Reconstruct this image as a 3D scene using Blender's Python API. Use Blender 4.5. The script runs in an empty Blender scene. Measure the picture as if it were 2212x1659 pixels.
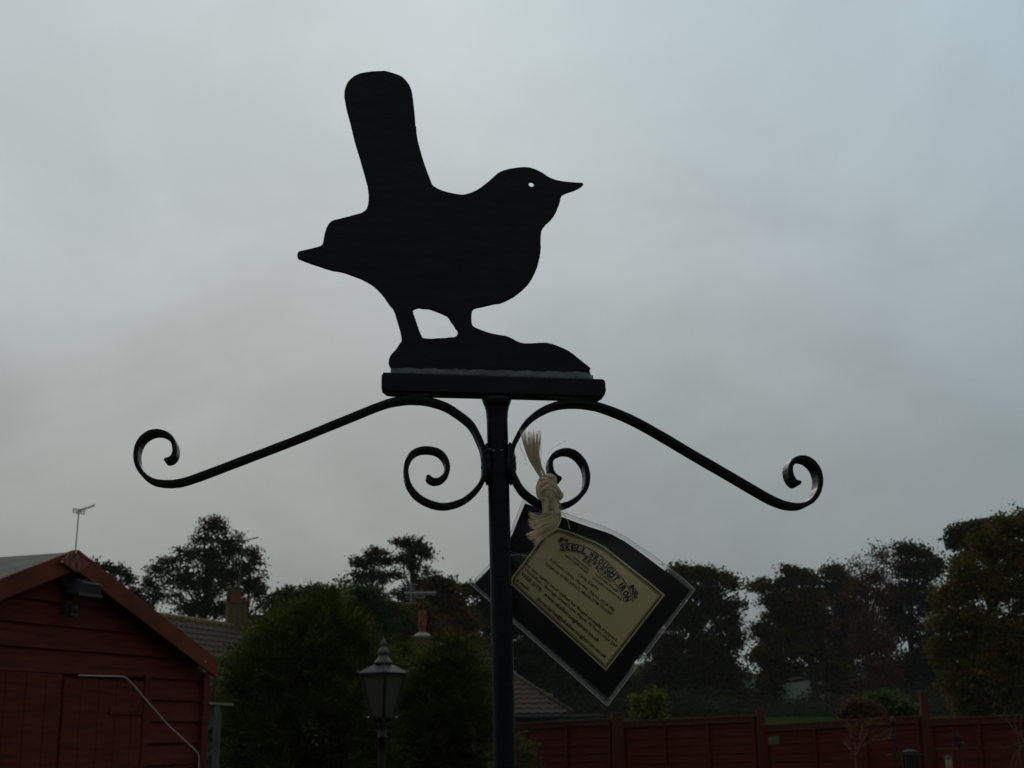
import bpy, bmesh, math, random
import numpy as np
from mathutils import Vector, Matrix

sc = bpy.context.scene
C = sc.collection
rad = math.radians

# ------------------------------------------------------------------ camera
FP = 2900.0            # focal length in units of the 2212 x 1659 reading of the photograph
CAM = Vector((0, 0, 1.65))
PITCH = math.atan(750 / FP)
ROLL = rad(-0.5)
RM = (Matrix.Rotation(rad(90) + PITCH, 3, 'X') @ Matrix.Rotation(ROLL, 3, 'Z'))
cd = bpy.data.cameras.new('camera')
cam = bpy.data.objects.new('camera', cd)
C.objects.link(cam)
cam.location = CAM
cam.rotation_euler = RM.to_euler()
cd.sensor_width = 36
cd.lens = FP / 2212 * 36
cd.clip_start = 0.05
cd.clip_end = 4000
cd.dof.use_dof = True
cd.dof.focus_distance = 0.98
cd.dof.aperture_fstop = 36
sc.camera = cam

# ------------------------------------------------------------------ sky and sun (overcast, sun behind the cloud ahead)
SUN_AZ, SUN_EL = rad(-6), rad(30)      # azimuth measured from +Y towards +X
sdir = Vector((math.sin(SUN_AZ) * math.cos(SUN_EL), math.cos(SUN_AZ) * math.cos(SUN_EL), math.sin(SUN_EL)))
W = bpy.data.worlds.new('World')
sc.world = W
W.use_nodes = True
nt = W.node_tree
nt.nodes.clear()
N, Lk = nt.nodes.new, nt.links.new


def wmath(op, a, b=None, clamp=False):
    n = N('ShaderNodeMath'); n.operation = op; n.use_clamp = clamp
    for i, v in enumerate((a, b)):
        if v is None: continue
        if isinstance(v, (int, float)): n.inputs[i].default_value = v
        else: Lk(v, n.inputs[i])
    return n.outputs[0]


tc = N('ShaderNodeTexCoord')
sky = N('ShaderNodeTexSky'); sky.sky_type = 'NISHITA'; sky.sun_disc = False
sky.sun_elevation = SUN_EL; sky.sun_rotation = SUN_AZ
sky.air_density = 1.0; sky.dust_density = 3.0
sep = N('ShaderNodeSeparateXYZ'); Lk(tc.outputs['Generated'], sep.inputs[0])
zc = wmath('MAXIMUM', sep.outputs[2], 0.0)
ramp = N('ShaderNodeValToRGB'); Lk(zc, ramp.inputs[0])
cr = ramp.color_ramp
pts = [(0.0, (2.30, 2.48, 2.38)), (0.11, (2.72, 2.94, 2.84)), (0.177, (3.12, 3.36, 3.28)), (0.326, (4.32, 4.72, 4.78)),
       (0.479, (5.15, 5.85, 6.05)), (1.0, (5.4, 6.1, 6.4))]
while len(cr.elements) < len(pts): cr.elements.new(0.5)
for e, (p, c) in zip(cr.elements, pts):
    e.position = p; e.color = (c[0], c[1], c[2], 1)
# cloud deck: noise on the direction projected to a plane overhead
den = wmath('ADD', zc, 0.4)
cx = wmath('DIVIDE', sep.outputs[0], den); cy = wmath('DIVIDE', sep.outputs[1], den)
comb = N('ShaderNodeCombineXYZ'); Lk(cx, comb.inputs[0]); Lk(cy, comb.inputs[1]); comb.inputs[2].default_value = 3.7
n1 = N('ShaderNodeTexNoise'); n1.inputs['Scale'].default_value = 2.7; n1.inputs['Detail'].default_value = 7
n1.inputs['Roughness'].default_value = 0.56; n1.inputs['Distortion'].default_value = 0.4
Lk(comb.outputs[0], n1.inputs['Vector'])
cl = N('ShaderNodeMapRange'); Lk(n1.outputs[0], cl.inputs[0])
cl.inputs[1].default_value = 0.32; cl.inputs[2].default_value = 0.68
cl.inputs[3].default_value = 0.90; cl.inputs[4].default_value = 1.065
cl.interpolation_type = 'SMOOTHSTEP'
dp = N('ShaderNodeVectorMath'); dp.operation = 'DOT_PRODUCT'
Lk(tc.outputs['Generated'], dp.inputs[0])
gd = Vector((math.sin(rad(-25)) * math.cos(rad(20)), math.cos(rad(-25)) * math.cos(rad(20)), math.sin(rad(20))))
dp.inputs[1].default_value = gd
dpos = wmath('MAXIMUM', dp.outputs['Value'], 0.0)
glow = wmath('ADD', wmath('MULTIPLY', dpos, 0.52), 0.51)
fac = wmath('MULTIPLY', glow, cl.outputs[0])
mul = N('ShaderNodeMixRGB'); mul.blend_type = 'MULTIPLY'; mul.inputs[0].default_value = 1
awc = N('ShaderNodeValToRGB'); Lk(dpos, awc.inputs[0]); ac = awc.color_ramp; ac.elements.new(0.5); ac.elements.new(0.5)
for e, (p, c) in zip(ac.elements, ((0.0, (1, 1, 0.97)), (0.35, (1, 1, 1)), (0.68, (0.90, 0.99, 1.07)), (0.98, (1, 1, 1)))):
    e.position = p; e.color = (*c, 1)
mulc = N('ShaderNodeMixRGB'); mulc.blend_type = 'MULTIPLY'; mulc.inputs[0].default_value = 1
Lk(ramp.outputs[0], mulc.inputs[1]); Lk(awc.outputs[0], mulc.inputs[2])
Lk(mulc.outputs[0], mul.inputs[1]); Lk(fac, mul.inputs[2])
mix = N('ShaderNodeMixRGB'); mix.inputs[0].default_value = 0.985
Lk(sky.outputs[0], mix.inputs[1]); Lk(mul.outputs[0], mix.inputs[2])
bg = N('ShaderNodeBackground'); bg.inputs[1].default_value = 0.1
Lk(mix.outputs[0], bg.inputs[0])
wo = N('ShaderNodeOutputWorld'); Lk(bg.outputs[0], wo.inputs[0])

sl = bpy.data.lights.new('sun', 'SUN'); sl.energy = 0.5; sl.angle = rad(25); sl.color = (1, 0.97, 0.92)
so = bpy.data.objects.new('sun', sl); C.objects.link(so)
so.rotation_euler = sdir.to_track_quat('Z', 'Y').to_euler()
so.location = (0, 0, 30)

sc.view_settings.view_transform = 'Standard'
sc.view_settings.look = 'None'
sc.view_settings.exposure = 0.0
sc.view_settings.gamma = 1.0
sc.view_settings.use_curve_mapping = False
sc.cycles.max_bounces = 10
sc.cycles.diffuse_bounces = 7
sc.cycles.transparent_max_bounces = 16
sc.cycles.volume_bounces = 0

rng = np.random.default_rng(7)
random.seed(7)


# ------------------------------------------------------------------ pixel -> place
def ray(x, y):
    return (RM @ Vector((x - 1106.0, 829.5 - y, -FP))).normalized()


def P(x, y, D):
    """the point seen at (x, y) at distance D ahead (world y = D)"""
    r = ray(x, y)
    return CAM + r * (D / r.y)


def on_plane(x, y, p0, n):
    r = ray(x, y)
    return CAM + r * ((p0 - CAM).dot(n) / r.dot(n))


# ------------------------------------------------------------------ materials
def mat(name, col, rough=0.8, spec=0.5, metal=0.0, noise=None, col2=None, bump=None, stretch=(1, 1, 1), detail=4,
        trans=0.0, tint=None, coord='Object', lo=0.35, hi=0.65, coat=0.0):
    m = bpy.data.materials.new(name); m.use_nodes = True
    t = m.node_tree; b = t.nodes['Principled BSDF']; o = t.nodes['Material Output']
    b.inputs['Base Color'].default_value = (*col, 1)
    b.inputs['Roughness'].default_value = rough
    b.inputs['Specular IOR Level'].default_value = spec
    b.inputs['Metallic'].default_value = metal
    b.inputs['Coat Weight'].default_value = coat
    csrc = None
    if noise or bump:
        tcn = t.nodes.new('ShaderNodeTexCoord'); mp = t.nodes.new('ShaderNodeMapping')
        mp.inputs['Scale'].default_value = stretch
        t.links.new(tcn.outputs[coord], mp.inputs[0])
    if noise:
        nz = t.nodes.new('ShaderNodeTexNoise'); nz.inputs['Scale'].default_value = noise
        nz.inputs['Detail'].default_value = detail
        t.links.new(mp.outputs[0], nz.inputs['Vector'])
        mr = t.nodes.new('ShaderNodeMapRange'); mr.inputs[1].default_value = lo; mr.inputs[2].default_value = hi
        t.links.new(nz.outputs[0], mr.inputs[0])
        mx = t.nodes.new('ShaderNodeMixRGB'); mx.inputs[1].default_value = (*col, 1)
        mx.inputs[2].default_value = (*(col2 or [c * 0.6 for c in col]), 1)
        t.links.new(mr.outputs[0], mx.inputs[0]); csrc = mx.outputs[0]
    if tint:
        at = t.nodes.new('ShaderNodeAttribute'); at.attribute_name = 'tint'
        rp = t.nodes.new('ShaderNodeValToRGB')
        while len(rp.color_ramp.elements) < len(tint): rp.color_ramp.elements.new(0.5)
        for e, (p, c) in zip(rp.color_ramp.elements, tint):
            e.position = p; e.color = (*c, 1)
        t.links.new(at.outputs['Fac'], rp.inputs[0]); csrc = rp.outputs[0]
    if csrc: t.links.new(csrc, b.inputs['Base Color'])
    if bump:
        nb = t.nodes.new('ShaderNodeTexNoise'); nb.inputs['Scale'].default_value = bump[0]
        nb.inputs['Detail'].default_value = 5
        t.links.new(mp.outputs[0], nb.inputs['Vector'])
        bp = t.nodes.new('ShaderNodeBump'); bp.inputs['Strength'].default_value = bump[1]
        bp.inputs['Distance'].default_value = bump[2]
        t.links.new(nb.outputs[0], bp.inputs['Height']); t.links.new(bp.outputs[0], b.inputs['Normal'])
    if trans:
        tr = t.nodes.new('ShaderNodeBsdfTranslucent')
        if csrc: t.links.new(csrc, tr.inputs[0])
        else: tr.inputs[0].default_value = (*col, 1)
        ms = t.nodes.new('ShaderNodeMixShader'); ms.inputs[0].default_value = trans
        t.links.new(b.outputs[0], ms.inputs[1]); t.links.new(tr.outputs[0], ms.inputs[2])
        t.links.new(ms.outputs[0], o.inputs['Surface'])
    return m


M = {}
M['iron'] = mat('black_iron_paint', (0.004, 0.0038, 0.0065), 0.40, 0.19, noise=45, col2=(0.008, 0.0075, 0.0115), stretch=(1, 1, 6), bump=(260, 0.3, 0.0006))
# brushed-on paint: uneven gloss
_t = M['iron'].node_tree; _n = _t.nodes.new('ShaderNodeTexNoise'); _n.inputs['Scale'].default_value = 35; _n.inputs['Detail'].default_value = 6
_tc = _t.nodes.new('ShaderNodeTexCoord'); _mp = _t.nodes.new('ShaderNodeMapping'); _mp.inputs['Scale'].default_value = (1, 1, 5); _mp.inputs['Rotation'].default_value = (0, 1.2, 0)
_t.links.new(_tc.outputs['Object'], _mp.inputs[0]); _t.links.new(_mp.outputs[0], _n.inputs['Vector'])
_mr = _t.nodes.new('ShaderNodeMapRange'); _mr.inputs[1].default_value = 0.3; _mr.inputs[2].default_value = 0.7; _mr.inputs[3].default_value = 0.25; _mr.inputs[4].default_value = 0.55
_t.links.new(_n.outputs[0], _mr.inputs[0]); _t.links.new(_mr.outputs[0], _t.nodes['Principled BSDF'].inputs['Roughness'])
M['weld'] = mat('weld_grey_paint', (0.10, 0.105, 0.108), 0.5, 0.5, noise=70, col2=(0.05, 0.052, 0.056), bump=(300, 0.9, 0.002))
M['rope'] = mat('natural_rope', (0.97, 0.91, 0.80), 0.8, 0.2, noise=180, col2=(0.92, 0.84, 0.69), stretch=(1, 1, 0.25), trans=0.68, bump=(500, 0.5, 0.001))
M['card'] = mat('black_card', (0.006, 0.005, 0.006), 0.6, 0.05)
M['cream'] = mat('cream_paper', (0.62, 0.49, 0.27), 0.7, 0.2, noise=14, col2=(0.54, 0.42, 0.21))
M['ink'] = mat('black_ink', (0.012, 0.011, 0.012), 0.6, 0.2)
M['shed'] = mat('shed_red_stain', (0.135, 0.024, 0.016), 0.78, 0.15, noise=4, col2=(0.075, 0.015, 0.010), detail=9, stretch=(1, 1, 12), bump=(40, 0.5, 0.004))
M['barge'] = mat('bargeboard_stain', (0.18, 0.040, 0.019), 0.75, 0.2, noise=6, col2=(0.10, 0.024, 0.014), bump=(60, 0.5, 0.003))
M['worn'] = mat('weathered_board_end', (0.26, 0.15, 0.12), 0.9, 0.1, noise=14, col2=(0.15, 0.045, 0.03), stretch=(8, 8, 1), lo=0.42, hi=0.55)
M['felt'] = mat('green_mineral_felt', (0.20, 0.195, 0.165), 0.95, 0.1, noise=8, col2=(0.15, 0.15, 0.125), bump=(300, 0.5, 0.003))
M['fence'] = mat('fence_red_stain', (0.105, 0.018, 0.010), 0.8, 0.15, noise=4, col2=(0.065, 0.013, 0.008), stretch=(0.6, 0.6, 9), bump=(30, 0.6, 0.005))
M['post'] = mat('fence_post_stain', (0.10, 0.028, 0.016), 0.8, 0.2, noise=5, col2=(0.06, 0.02, 0.012), stretch=(6, 6, 0.8), bump=(30, 0.5, 0.005))
M['tile'] = mat('concrete_tile', (0.085, 0.068, 0.050), 0.9, 0.1, noise=2.3, col2=(0.05, 0.042, 0.030), detail=8, bump=(60, 0.5, 0.01))
M['lichen'] = mat('lichen_ridge_tile', (0.16, 0.12, 0.075), 0.9, 0.1, noise=5, col2=(0.19, 0.085, 0.02), detail=7, lo=0.45, hi=0.56)
M['buff'] = mat('buff_brick', (0.17, 0.135, 0.055), 0.9, 0.1, noise=3, col2=(0.12, 0.085, 0.035))
M['mortar'] = mat('mortar', (0.16, 0.14, 0.10), 0.95, 0.1)
M['render'] = mat('pale_render', (0.33, 0.31, 0.27), 0.9, 0.1, noise=3, col2=(0.27, 0.25, 0.22))
M['terracotta'] = mat('terracotta', (0.22, 0.060, 0.030), 0.8, 0.2, noise=8, col2=(0.15, 0.045, 0.025))
M['lead'] = mat('lead_flashing', (0.30, 0.32, 0.34), 0.35, 0.6)
M['gutter'] = mat('dark_gutter', (0.05, 0.055, 0.06), 0.5, 0.4)
M['alu'] = mat('dull_aluminium', (0.35, 0.35, 0.35), 0.45, 0.5, 0.6)
M['darkmetal'] = mat('dark_mast', (0.04, 0.045, 0.045), 0.5, 0.4)
M['lampblack'] = mat('lamp_black_paint', (0.012, 0.010, 0.010), 0.55, 0.3, noise=10, col2=(0.02, 0.013, 0.011))
M['copper'] = mat('aged_copper_cap', (0.075, 0.055, 0.045), 0.5, 0.5, noise=12, col2=(0.06, 0.045, 0.045))
M['glass'] = mat('milky_lantern_glass', (0.15, 0.15, 0.135), 0.35, 0.4, trans=0.5)
M['bulb'] = mat('lamp_bulb', (0.7, 0.65, 0.5), 0.3, 0.5)
M['lightbox'] = mat('grey_floodlight_housing', (0.040, 0.038, 0.046), 0.5, 0.4)
M['floodglass'] = mat('floodlight_glass', (0.045, 0.04, 0.03), 0.2, 0.5)
M['cable'] = mat('white_cable', (0.55, 0.53, 0.50), 0.6, 0.3)
M['gate'] = mat('grey_gate_paint', (0.10, 0.10, 0.098), 0.8, 0.2, noise=8, col2=(0.07, 0.07, 0.07), bump=(30, 0.5, 0.004))
M['gatetop'] = mat('pale_gate_rail', (0.20, 0.19, 0.17), 0.8, 0.2)
M['feedroof'] = mat('blue_green_feeder_roof', (0.028, 0.060, 0.068), 0.9, 0.1)
M['feedbody'] = mat('seed_filled_tube', (0.26, 0.24, 0.16), 0.6, 0.3)
M['bark'] = mat('dark_bark', (0.035, 0.030, 0.025), 0.95, 0.1, noise=3, col2=(0.055, 0.05, 0.04), stretch=(3, 3, 0.5))
M['twigpale'] = mat('pale_twig', (0.12, 0.09, 0.07), 0.9, 0.1)
M['grass'] = mat('grass', (0.022, 0.042, 0.008), 1.0, 0.0, noise=0.8, col2=(0.016, 0.029, 0.007), coord='Object')
M['hill'] = mat('wooded_hill', (0.035, 0.05, 0.03), 0.95, 0.0, noise=0.04, col2=(0.025, 0.035, 0.022), coord='Object')


def leafmat(name, cols, trans=0.3):
    n = len(cols)
    return mat(name, cols[0], 0.85, 0.08, tint=[(i / (n - 1), c) for i, c in enumerate(cols)], trans=trans)


M['leaf_dark'] = leafmat('dark_summer_leaves', [(0.024, 0.028, 0.011), (0.040, 0.042, 0.014), (0.075, 0.058, 0.014)])
M['leaf_autumn'] = leafmat('turning_beech_leaves', [(0.032, 0.032, 0.009), (0.066, 0.053, 0.011), (0.14, 0.070, 0.012)])
M['leaf_bush'] = leafmat('dark_green_bush_leaves', [(0.028, 0.038, 0.009), (0.050, 0.060, 0.012), (0.085, 0.085, 0.014)])
M['leaf_brown'] = leafmat('thin_brown_leaves', [(0.055, 0.034, 0.016), (0.11, 0.050, 0.02), (0.16, 0.065, 0.022)])
M['leaf_gold'] = leafmat('green_gold_leaves', [(0.058, 0.062, 0.010), (0.095, 0.090, 0.013), (0.18, 0.11, 0.014), (0.32, 0.13, 0.012)])
M['leaf_yellow'] = leafmat('yellow_green_leaves', [(0.07, 0.09, 0.013), (0.12, 0.13, 0.02), (0.17, 0.13, 0.022)])
M['leaf_conifer'] = leafmat('conifer_sprays', [(0.038, 0.047, 0.009), (0.080, 0.092, 0.013), (0.175, 0.195, 0.020)], 0.2)
M['leaf_cypress'] = leafmat('blue_cypress_sprays', [(0.022, 0.038, 0.022), (0.036, 0.058, 0.034), (0.055, 0.085, 0.042)], 0.2)
M['leaf_laurel'] = leafmat('green_shrub_leaves', [(0.03, 0.055, 0.018), (0.06, 0.095, 0.03), (0.09, 0.13, 0.05)])

# clear laminate: transparent film with a sheen and a little milkiness
lam = bpy.data.materials.new('clear_laminate'); lam.use_nodes = True
t = lam.node_tree; t.nodes.clear()
o_ = t.nodes.new('ShaderNodeOutputMaterial'); tr = t.nodes.new('ShaderNodeBsdfTransparent'); gl = t.nodes.new('ShaderNodeBsdfGlossy')
gl.inputs['Roughness'].default_value = 0.12
tr.inputs[0].default_value = (0.95, 0.96, 0.96, 1)
di = t.nodes.new('ShaderNodeBsdfDiffuse'); di.inputs[0].default_value = (0.5, 0.52, 0.52, 1)
tl = t.nodes.new('ShaderNodeBsdfTranslucent'); tl.inputs[0].default_value = (0.5, 0.52, 0.52, 1)
fr = t.nodes.new('ShaderNodeFresnel'); fr.inputs[0].default_value = 1.32
m1 = t.nodes.new('ShaderNodeMixShader'); m2 = t.nodes.new('ShaderNodeMixShader'); m3 = t.nodes.new('ShaderNodeMixShader')
m1.inputs[0].default_value = 0.5; t.links.new(di.outputs[0], m1.inputs[1]); t.links.new(tl.outputs[0], m1.inputs[2])
m2.inputs[0].default_value = 0.035; t.links.new(tr.outputs[0], m2.inputs[1]); t.links.new(m1.outputs[0], m2.inputs[2])
t.links.new(fr.outputs[0], m3.inputs[0]); t.links.new(m2.outputs[0], m3.inputs[1]); t.links.new(gl.outputs[0], m3.inputs[2])
t.links.new(m3.outputs[0], o_.inputs[0])
M['laminate'] = lam
lame = mat('laminate_edge', (0.5, 0.52, 0.52), 0.25, 0.6, trans=0.4)
M['lamedge'] = lame


# ------------------------------------------------------------------ object helpers
def tag(o, label=None, cat=None, group=None, kind=None):
    if label: o['label'] = label
    if cat: o['category'] = cat
    if group: o['group'] = group
    if kind: o['kind'] = kind
    return o


def thing(name, label, cat, loc=(0, 0, 0), rz=0.0, group=None):
    o = bpy.data.objects.new(name, None); C.objects.link(o)
    o.empty_display_size = 0.2
    o.location = loc; o.rotation_euler = (0, 0, rz)
    return tag(o, label, cat, group)


def world_inv(parent):
    if parent is None: return None
    m = Matrix.Translation(parent.location) @ parent.rotation_euler.to_matrix().to_4x4()
    if parent.parent is not None:
        q = parent.parent
        m = (Matrix.Translation(q.location) @ q.rotation_euler.to_matrix().to_4x4()) @ m
    return m.inverted()


class MB:
    def __init__(s): s.v = []; s.f = []

    def box(s, x0, x1, y0, y1, z0, z1):
        b = len(s.v)
        s.v += [Vector(p) for p in ((x0, y0, z0), (x1, y0, z0), (x1, y1, z0), (x0, y1, z0), (x0, y0, z1), (x1, y0, z1), (x1, y1, z1), (x0, y1, z1))]
        s.f += [tuple(b + i for i in q) for q in ((0, 3, 2, 1), (4, 5, 6, 7), (0, 1, 5, 4), (1, 2, 6, 5), (2, 3, 7, 6), (3, 0, 4, 7))]
        return s

    def hexa(s, p):      # 8 points, bottom ring then top ring
        b = len(s.v); s.v += [Vector(q) for q in p]
        s.f += [tuple(b + i for i in q) for q in ((0, 3, 2, 1), (4, 5, 6, 7), (0, 1, 5, 4), (1, 2, 6, 5), (2, 3, 7, 6), (3, 0, 4, 7))]
        return s

    def bar(s, a, b_, w, h, up=Vector((0, 0, 1))):
        a, b_ = Vector(a), Vector(b_); d = (b_ - a).normalized()
        sd = d.cross(up)
        if sd.length < 1e-4: sd = d.cross(Vector((1, 0, 0)))
        sd.normalize(); u = sd.cross(d)
        sd *= w / 2; u *= h / 2
        return s.hexa([a - sd - u, a + sd - u, b_ + sd - u, b_ - sd - u, a - sd + u, a + sd + u, b_ + sd + u, b_ - sd + u])

    def tube(s, pts, r, n=8, cap=True):
        pts = [Vector(p) for p in pts]
        rr = r if isinstance(r, (list, tuple)) else [r] * len(pts)
        b = len(s.v); prev = None
        for i, p in enumerate(pts):
            d = (pts[min(i + 1, len(pts) - 1)] - pts[max(i - 1, 0)])
            if d.length < 1e-9: d = Vector((0, 0, 1))
            d.normalize()
            if prev is None:
                u = d.cross(Vector((0, 0, 1)))
                if u.length < 1e-3: u = d.cross(Vector((1, 0, 0)))
            else:
                u = prev - d * prev.dot(d)
                if u.length < 1e-6: u = d.cross(Vector((1, 0, 0)))
            u.normalize(); prev = u; w = d.cross(u)
            for k in range(n):
                a = 2 * math.pi * k / n
                s.v.append(p + (u * math.cos(a) + w * math.sin(a)) * rr[i])
        for i in range(len(pts) - 1):
            for k in range(n):
                a0 = b + i * n + k; a1 = b + i * n + (k + 1) % n
                s.f.append((a0, a1, a1 + n, a0 + n))
        if cap:
            s.f.append(tuple(b + k for k in reversed(range(n))))
            e = b + (len(pts) - 1) * n
            s.f.append(tuple(e + k for k in range(n)))
        return s

    def lathe(s, prof, n=24, c=(0, 0, 0), sq=None):
        """prof: (r, z) list; n sides"""
        b = len(s.v); c = Vector(c); a0 = sq if sq is not None else 0
        for r, z in prof:
            for k in range(n):
                a = a0 + 2 * math.pi * k / n
                s.v.append(c + Vector((r * math.cos(a), r * math.sin(a), z)))
        for i in range(len(prof) - 1):
            for k in range(n):
                p = b + i * n + k; q = b + i * n + (k + 1) % n
                s.f.append((p, q, q + n, p + n))
        s.f.append(tuple(b + k for k in reversed(range(n))))
        e = b + (len(prof) - 1) * n
        s.f.append(tuple(e + k for k in range(n)))
        return s

    def mesh(s, name, m, inv=None, smooth=False):
        me = bpy.data.meshes.new(name)
        vs = [inv @ v for v in s.v] if inv is not None else s.v
        me.from_pydata([tuple(v) for v in vs], [], s.f)
        me.materials.append(m)
        if smooth: me.polygons.foreach_set('use_smooth', [True] * len(me.polygons))
        me.update()
        return me

    def build(s, name, m, parent=None, world=False, smooth=False, bevel=0.0):
        inv = world_inv(parent) if (world and parent) else None
        me = s.mesh(name, m, inv, smooth)
        bm = bmesh.new(); bm.from_mesh(me)
        bmesh.ops.recalc_face_normals(bm, faces=bm.faces)
        bm.to_mesh(me); bm.free()
        o = bpy.data.objects.new(name, me); C.objects.link(o)
        if parent: o.parent = parent
        if bevel:
            md = o.modifiers.new('bevel', 'BEVEL'); md.width = bevel; md.segments = 2; md.limit_method = 'ANGLE'
        return o


def link(name, me, parent=None, loc=(0, 0, 0), rot=(0, 0, 0), scale=(1, 1, 1)):
    o = bpy.data.objects.new(name, me); C.objects.link(o); o.parent = parent
    o.location = loc; o.rotation_euler = rot; o.scale = scale
    return o


def catmull(pts, n=6):
    out = []
    P_ = [pts[0]] + list(pts) + [pts[-1]]
    for i in range(1, len(P_) - 2):
        p0, p1, p2, p3 = [np.array(q, float) for q in P_[i - 1:i + 3]]
        for k in range(n):
            t_ = k / n
            out.append(0.5 * ((2 * p1) + (-p0 + p2) * t_ + (2 * p0 - 5 * p1 + 4 * p2 - p3) * t_ ** 2 + (-p0 + 3 * p1 - 3 * p2 + p3) * t_ ** 3))
    out.append(np.array(pts[-1], float))
    return out


# ------------------------------------------------------------------ ground
def ground_z(x, y):
    if y <= 24: return 0.0
    if y <= 130: return (y - 24) / 106 * 2.95
    return 2.95 + (y - 130) * 0.012


ys = [-60, -20, 0, 10, 24, 40, 60, 80, 100, 130, 180, 260, 400, 700, 1200, 2500]
xs = [-1500, -700, -300, -120, -60, -30, -10, 0, 10, 30, 60, 120, 300, 700, 1500]
g = MB()
for y in ys:
    for x in xs:
        g.v.append(Vector((x, y, ground_z(x, y) + (0.05 * math.sin(x * 0.3) * math.sin(y * 0.2) if y > 30 else 0))))
for j in range(len(ys) - 1):
    for i in range(len(xs) - 1):
        a = j * len(xs) + i
        g.f.append((a, a + 1, a + len(xs) + 1, a + len(xs)))
tag(g.build('ground', M['grass'], smooth=True), kind='structure')

# far wooded rise seen misty between the trees
hm = MB(); nx = 90
for j in range(7):
    for i in range(nx):
        x = -500 + i * 1100 / (nx - 1)
        yv = 420 + j * 40
        top = 13 + 5 * math.sin(x * 0.011 + 1) + 2.5 * math.sin(x * 0.05) + 1.5 * math.sin(x * 0.23 + j)
        hm.v.append(Vector((x, yv, ground_z(x, yv) - 1 + top * min(1, j / 2.0) + (random.uniform(-1, 1) if j else 0))))
for j in range(6):
    for i in range(nx - 1):
        a = j * nx + i
        hm.f.append((a, a + 1, a + nx + 1, a + nx))
tag(hm.build('hills', M['hill'], smooth=True), kind='structure')


# ------------------------------------------------------------------ foliage
def leaf_object(name, centers, nrm_bias, size, tint, m, parent, aspect=0.6, inv=None, pts=None):
    """one mesh of leaf-shaped quads (rhombi) at centers (world)"""
    n = len(centers)
    d1 = rng.normal(size=(n, 3)); d1 /= np.linalg.norm(d1, axis=1, keepdims=True)
    nr = rng.normal(size=(n, 3)) + np.array(nrm_bias); nr /= np.linalg.norm(nr, axis=1, keepdims=True)
    a = np.cross(nr, d1); a /= np.linalg.norm(a, axis=1, keepdims=True)
    b = np.cross(nr, a)
    sz = size * rng.uniform(0.6, 1.4, (n, 1))
    v = np.empty((n, 4, 3))
    v[:, 0] = centers - a * sz * 0.5
    v[:, 1] = centers + b * sz * aspect * 0.5 - a * sz * 0.05
    v[:, 2] = centers + a * sz * 0.5
    v[:, 3] = centers - b * sz * aspect * 0.5 - a * sz * 0.05
    return quads_object(name, v.reshape(-1, 3), tint, m, parent)


def quads_object(name, v, tint, m, parent, k=4):
    n = len(v) // k
    if parent is not None:
        v = v - np.array(parent.location)
    me = bpy.data.meshes.new(name)
    me.vertices.add(n * k); me.vertices.foreach_set('co', v.astype(np.float32).ravel())
    me.loops.add(n * k); me.loops.foreach_set('vertex_index', np.arange(n * k, dtype=np.int32))
    me.polygons.add(n); me.polygons.foreach_set('loop_start', np.arange(0, n * k, k, dtype=np.int32))
    me.update(calc_edges=True)
    at = me.attributes.new('tint', 'FLOAT', 'FACE')
    at.data.foreach_set('value', np.clip(tint, 0, 1).astype(np.float32))
    me.materials.append(m)
    o = bpy.data.objects.new(name, me); C.objects.link(o); o.parent = parent
    return o


def sph(n):
    d = rng.normal(size=(n, 3)); return d / np.linalg.norm(d, axis=1, keepdims=True)


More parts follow.
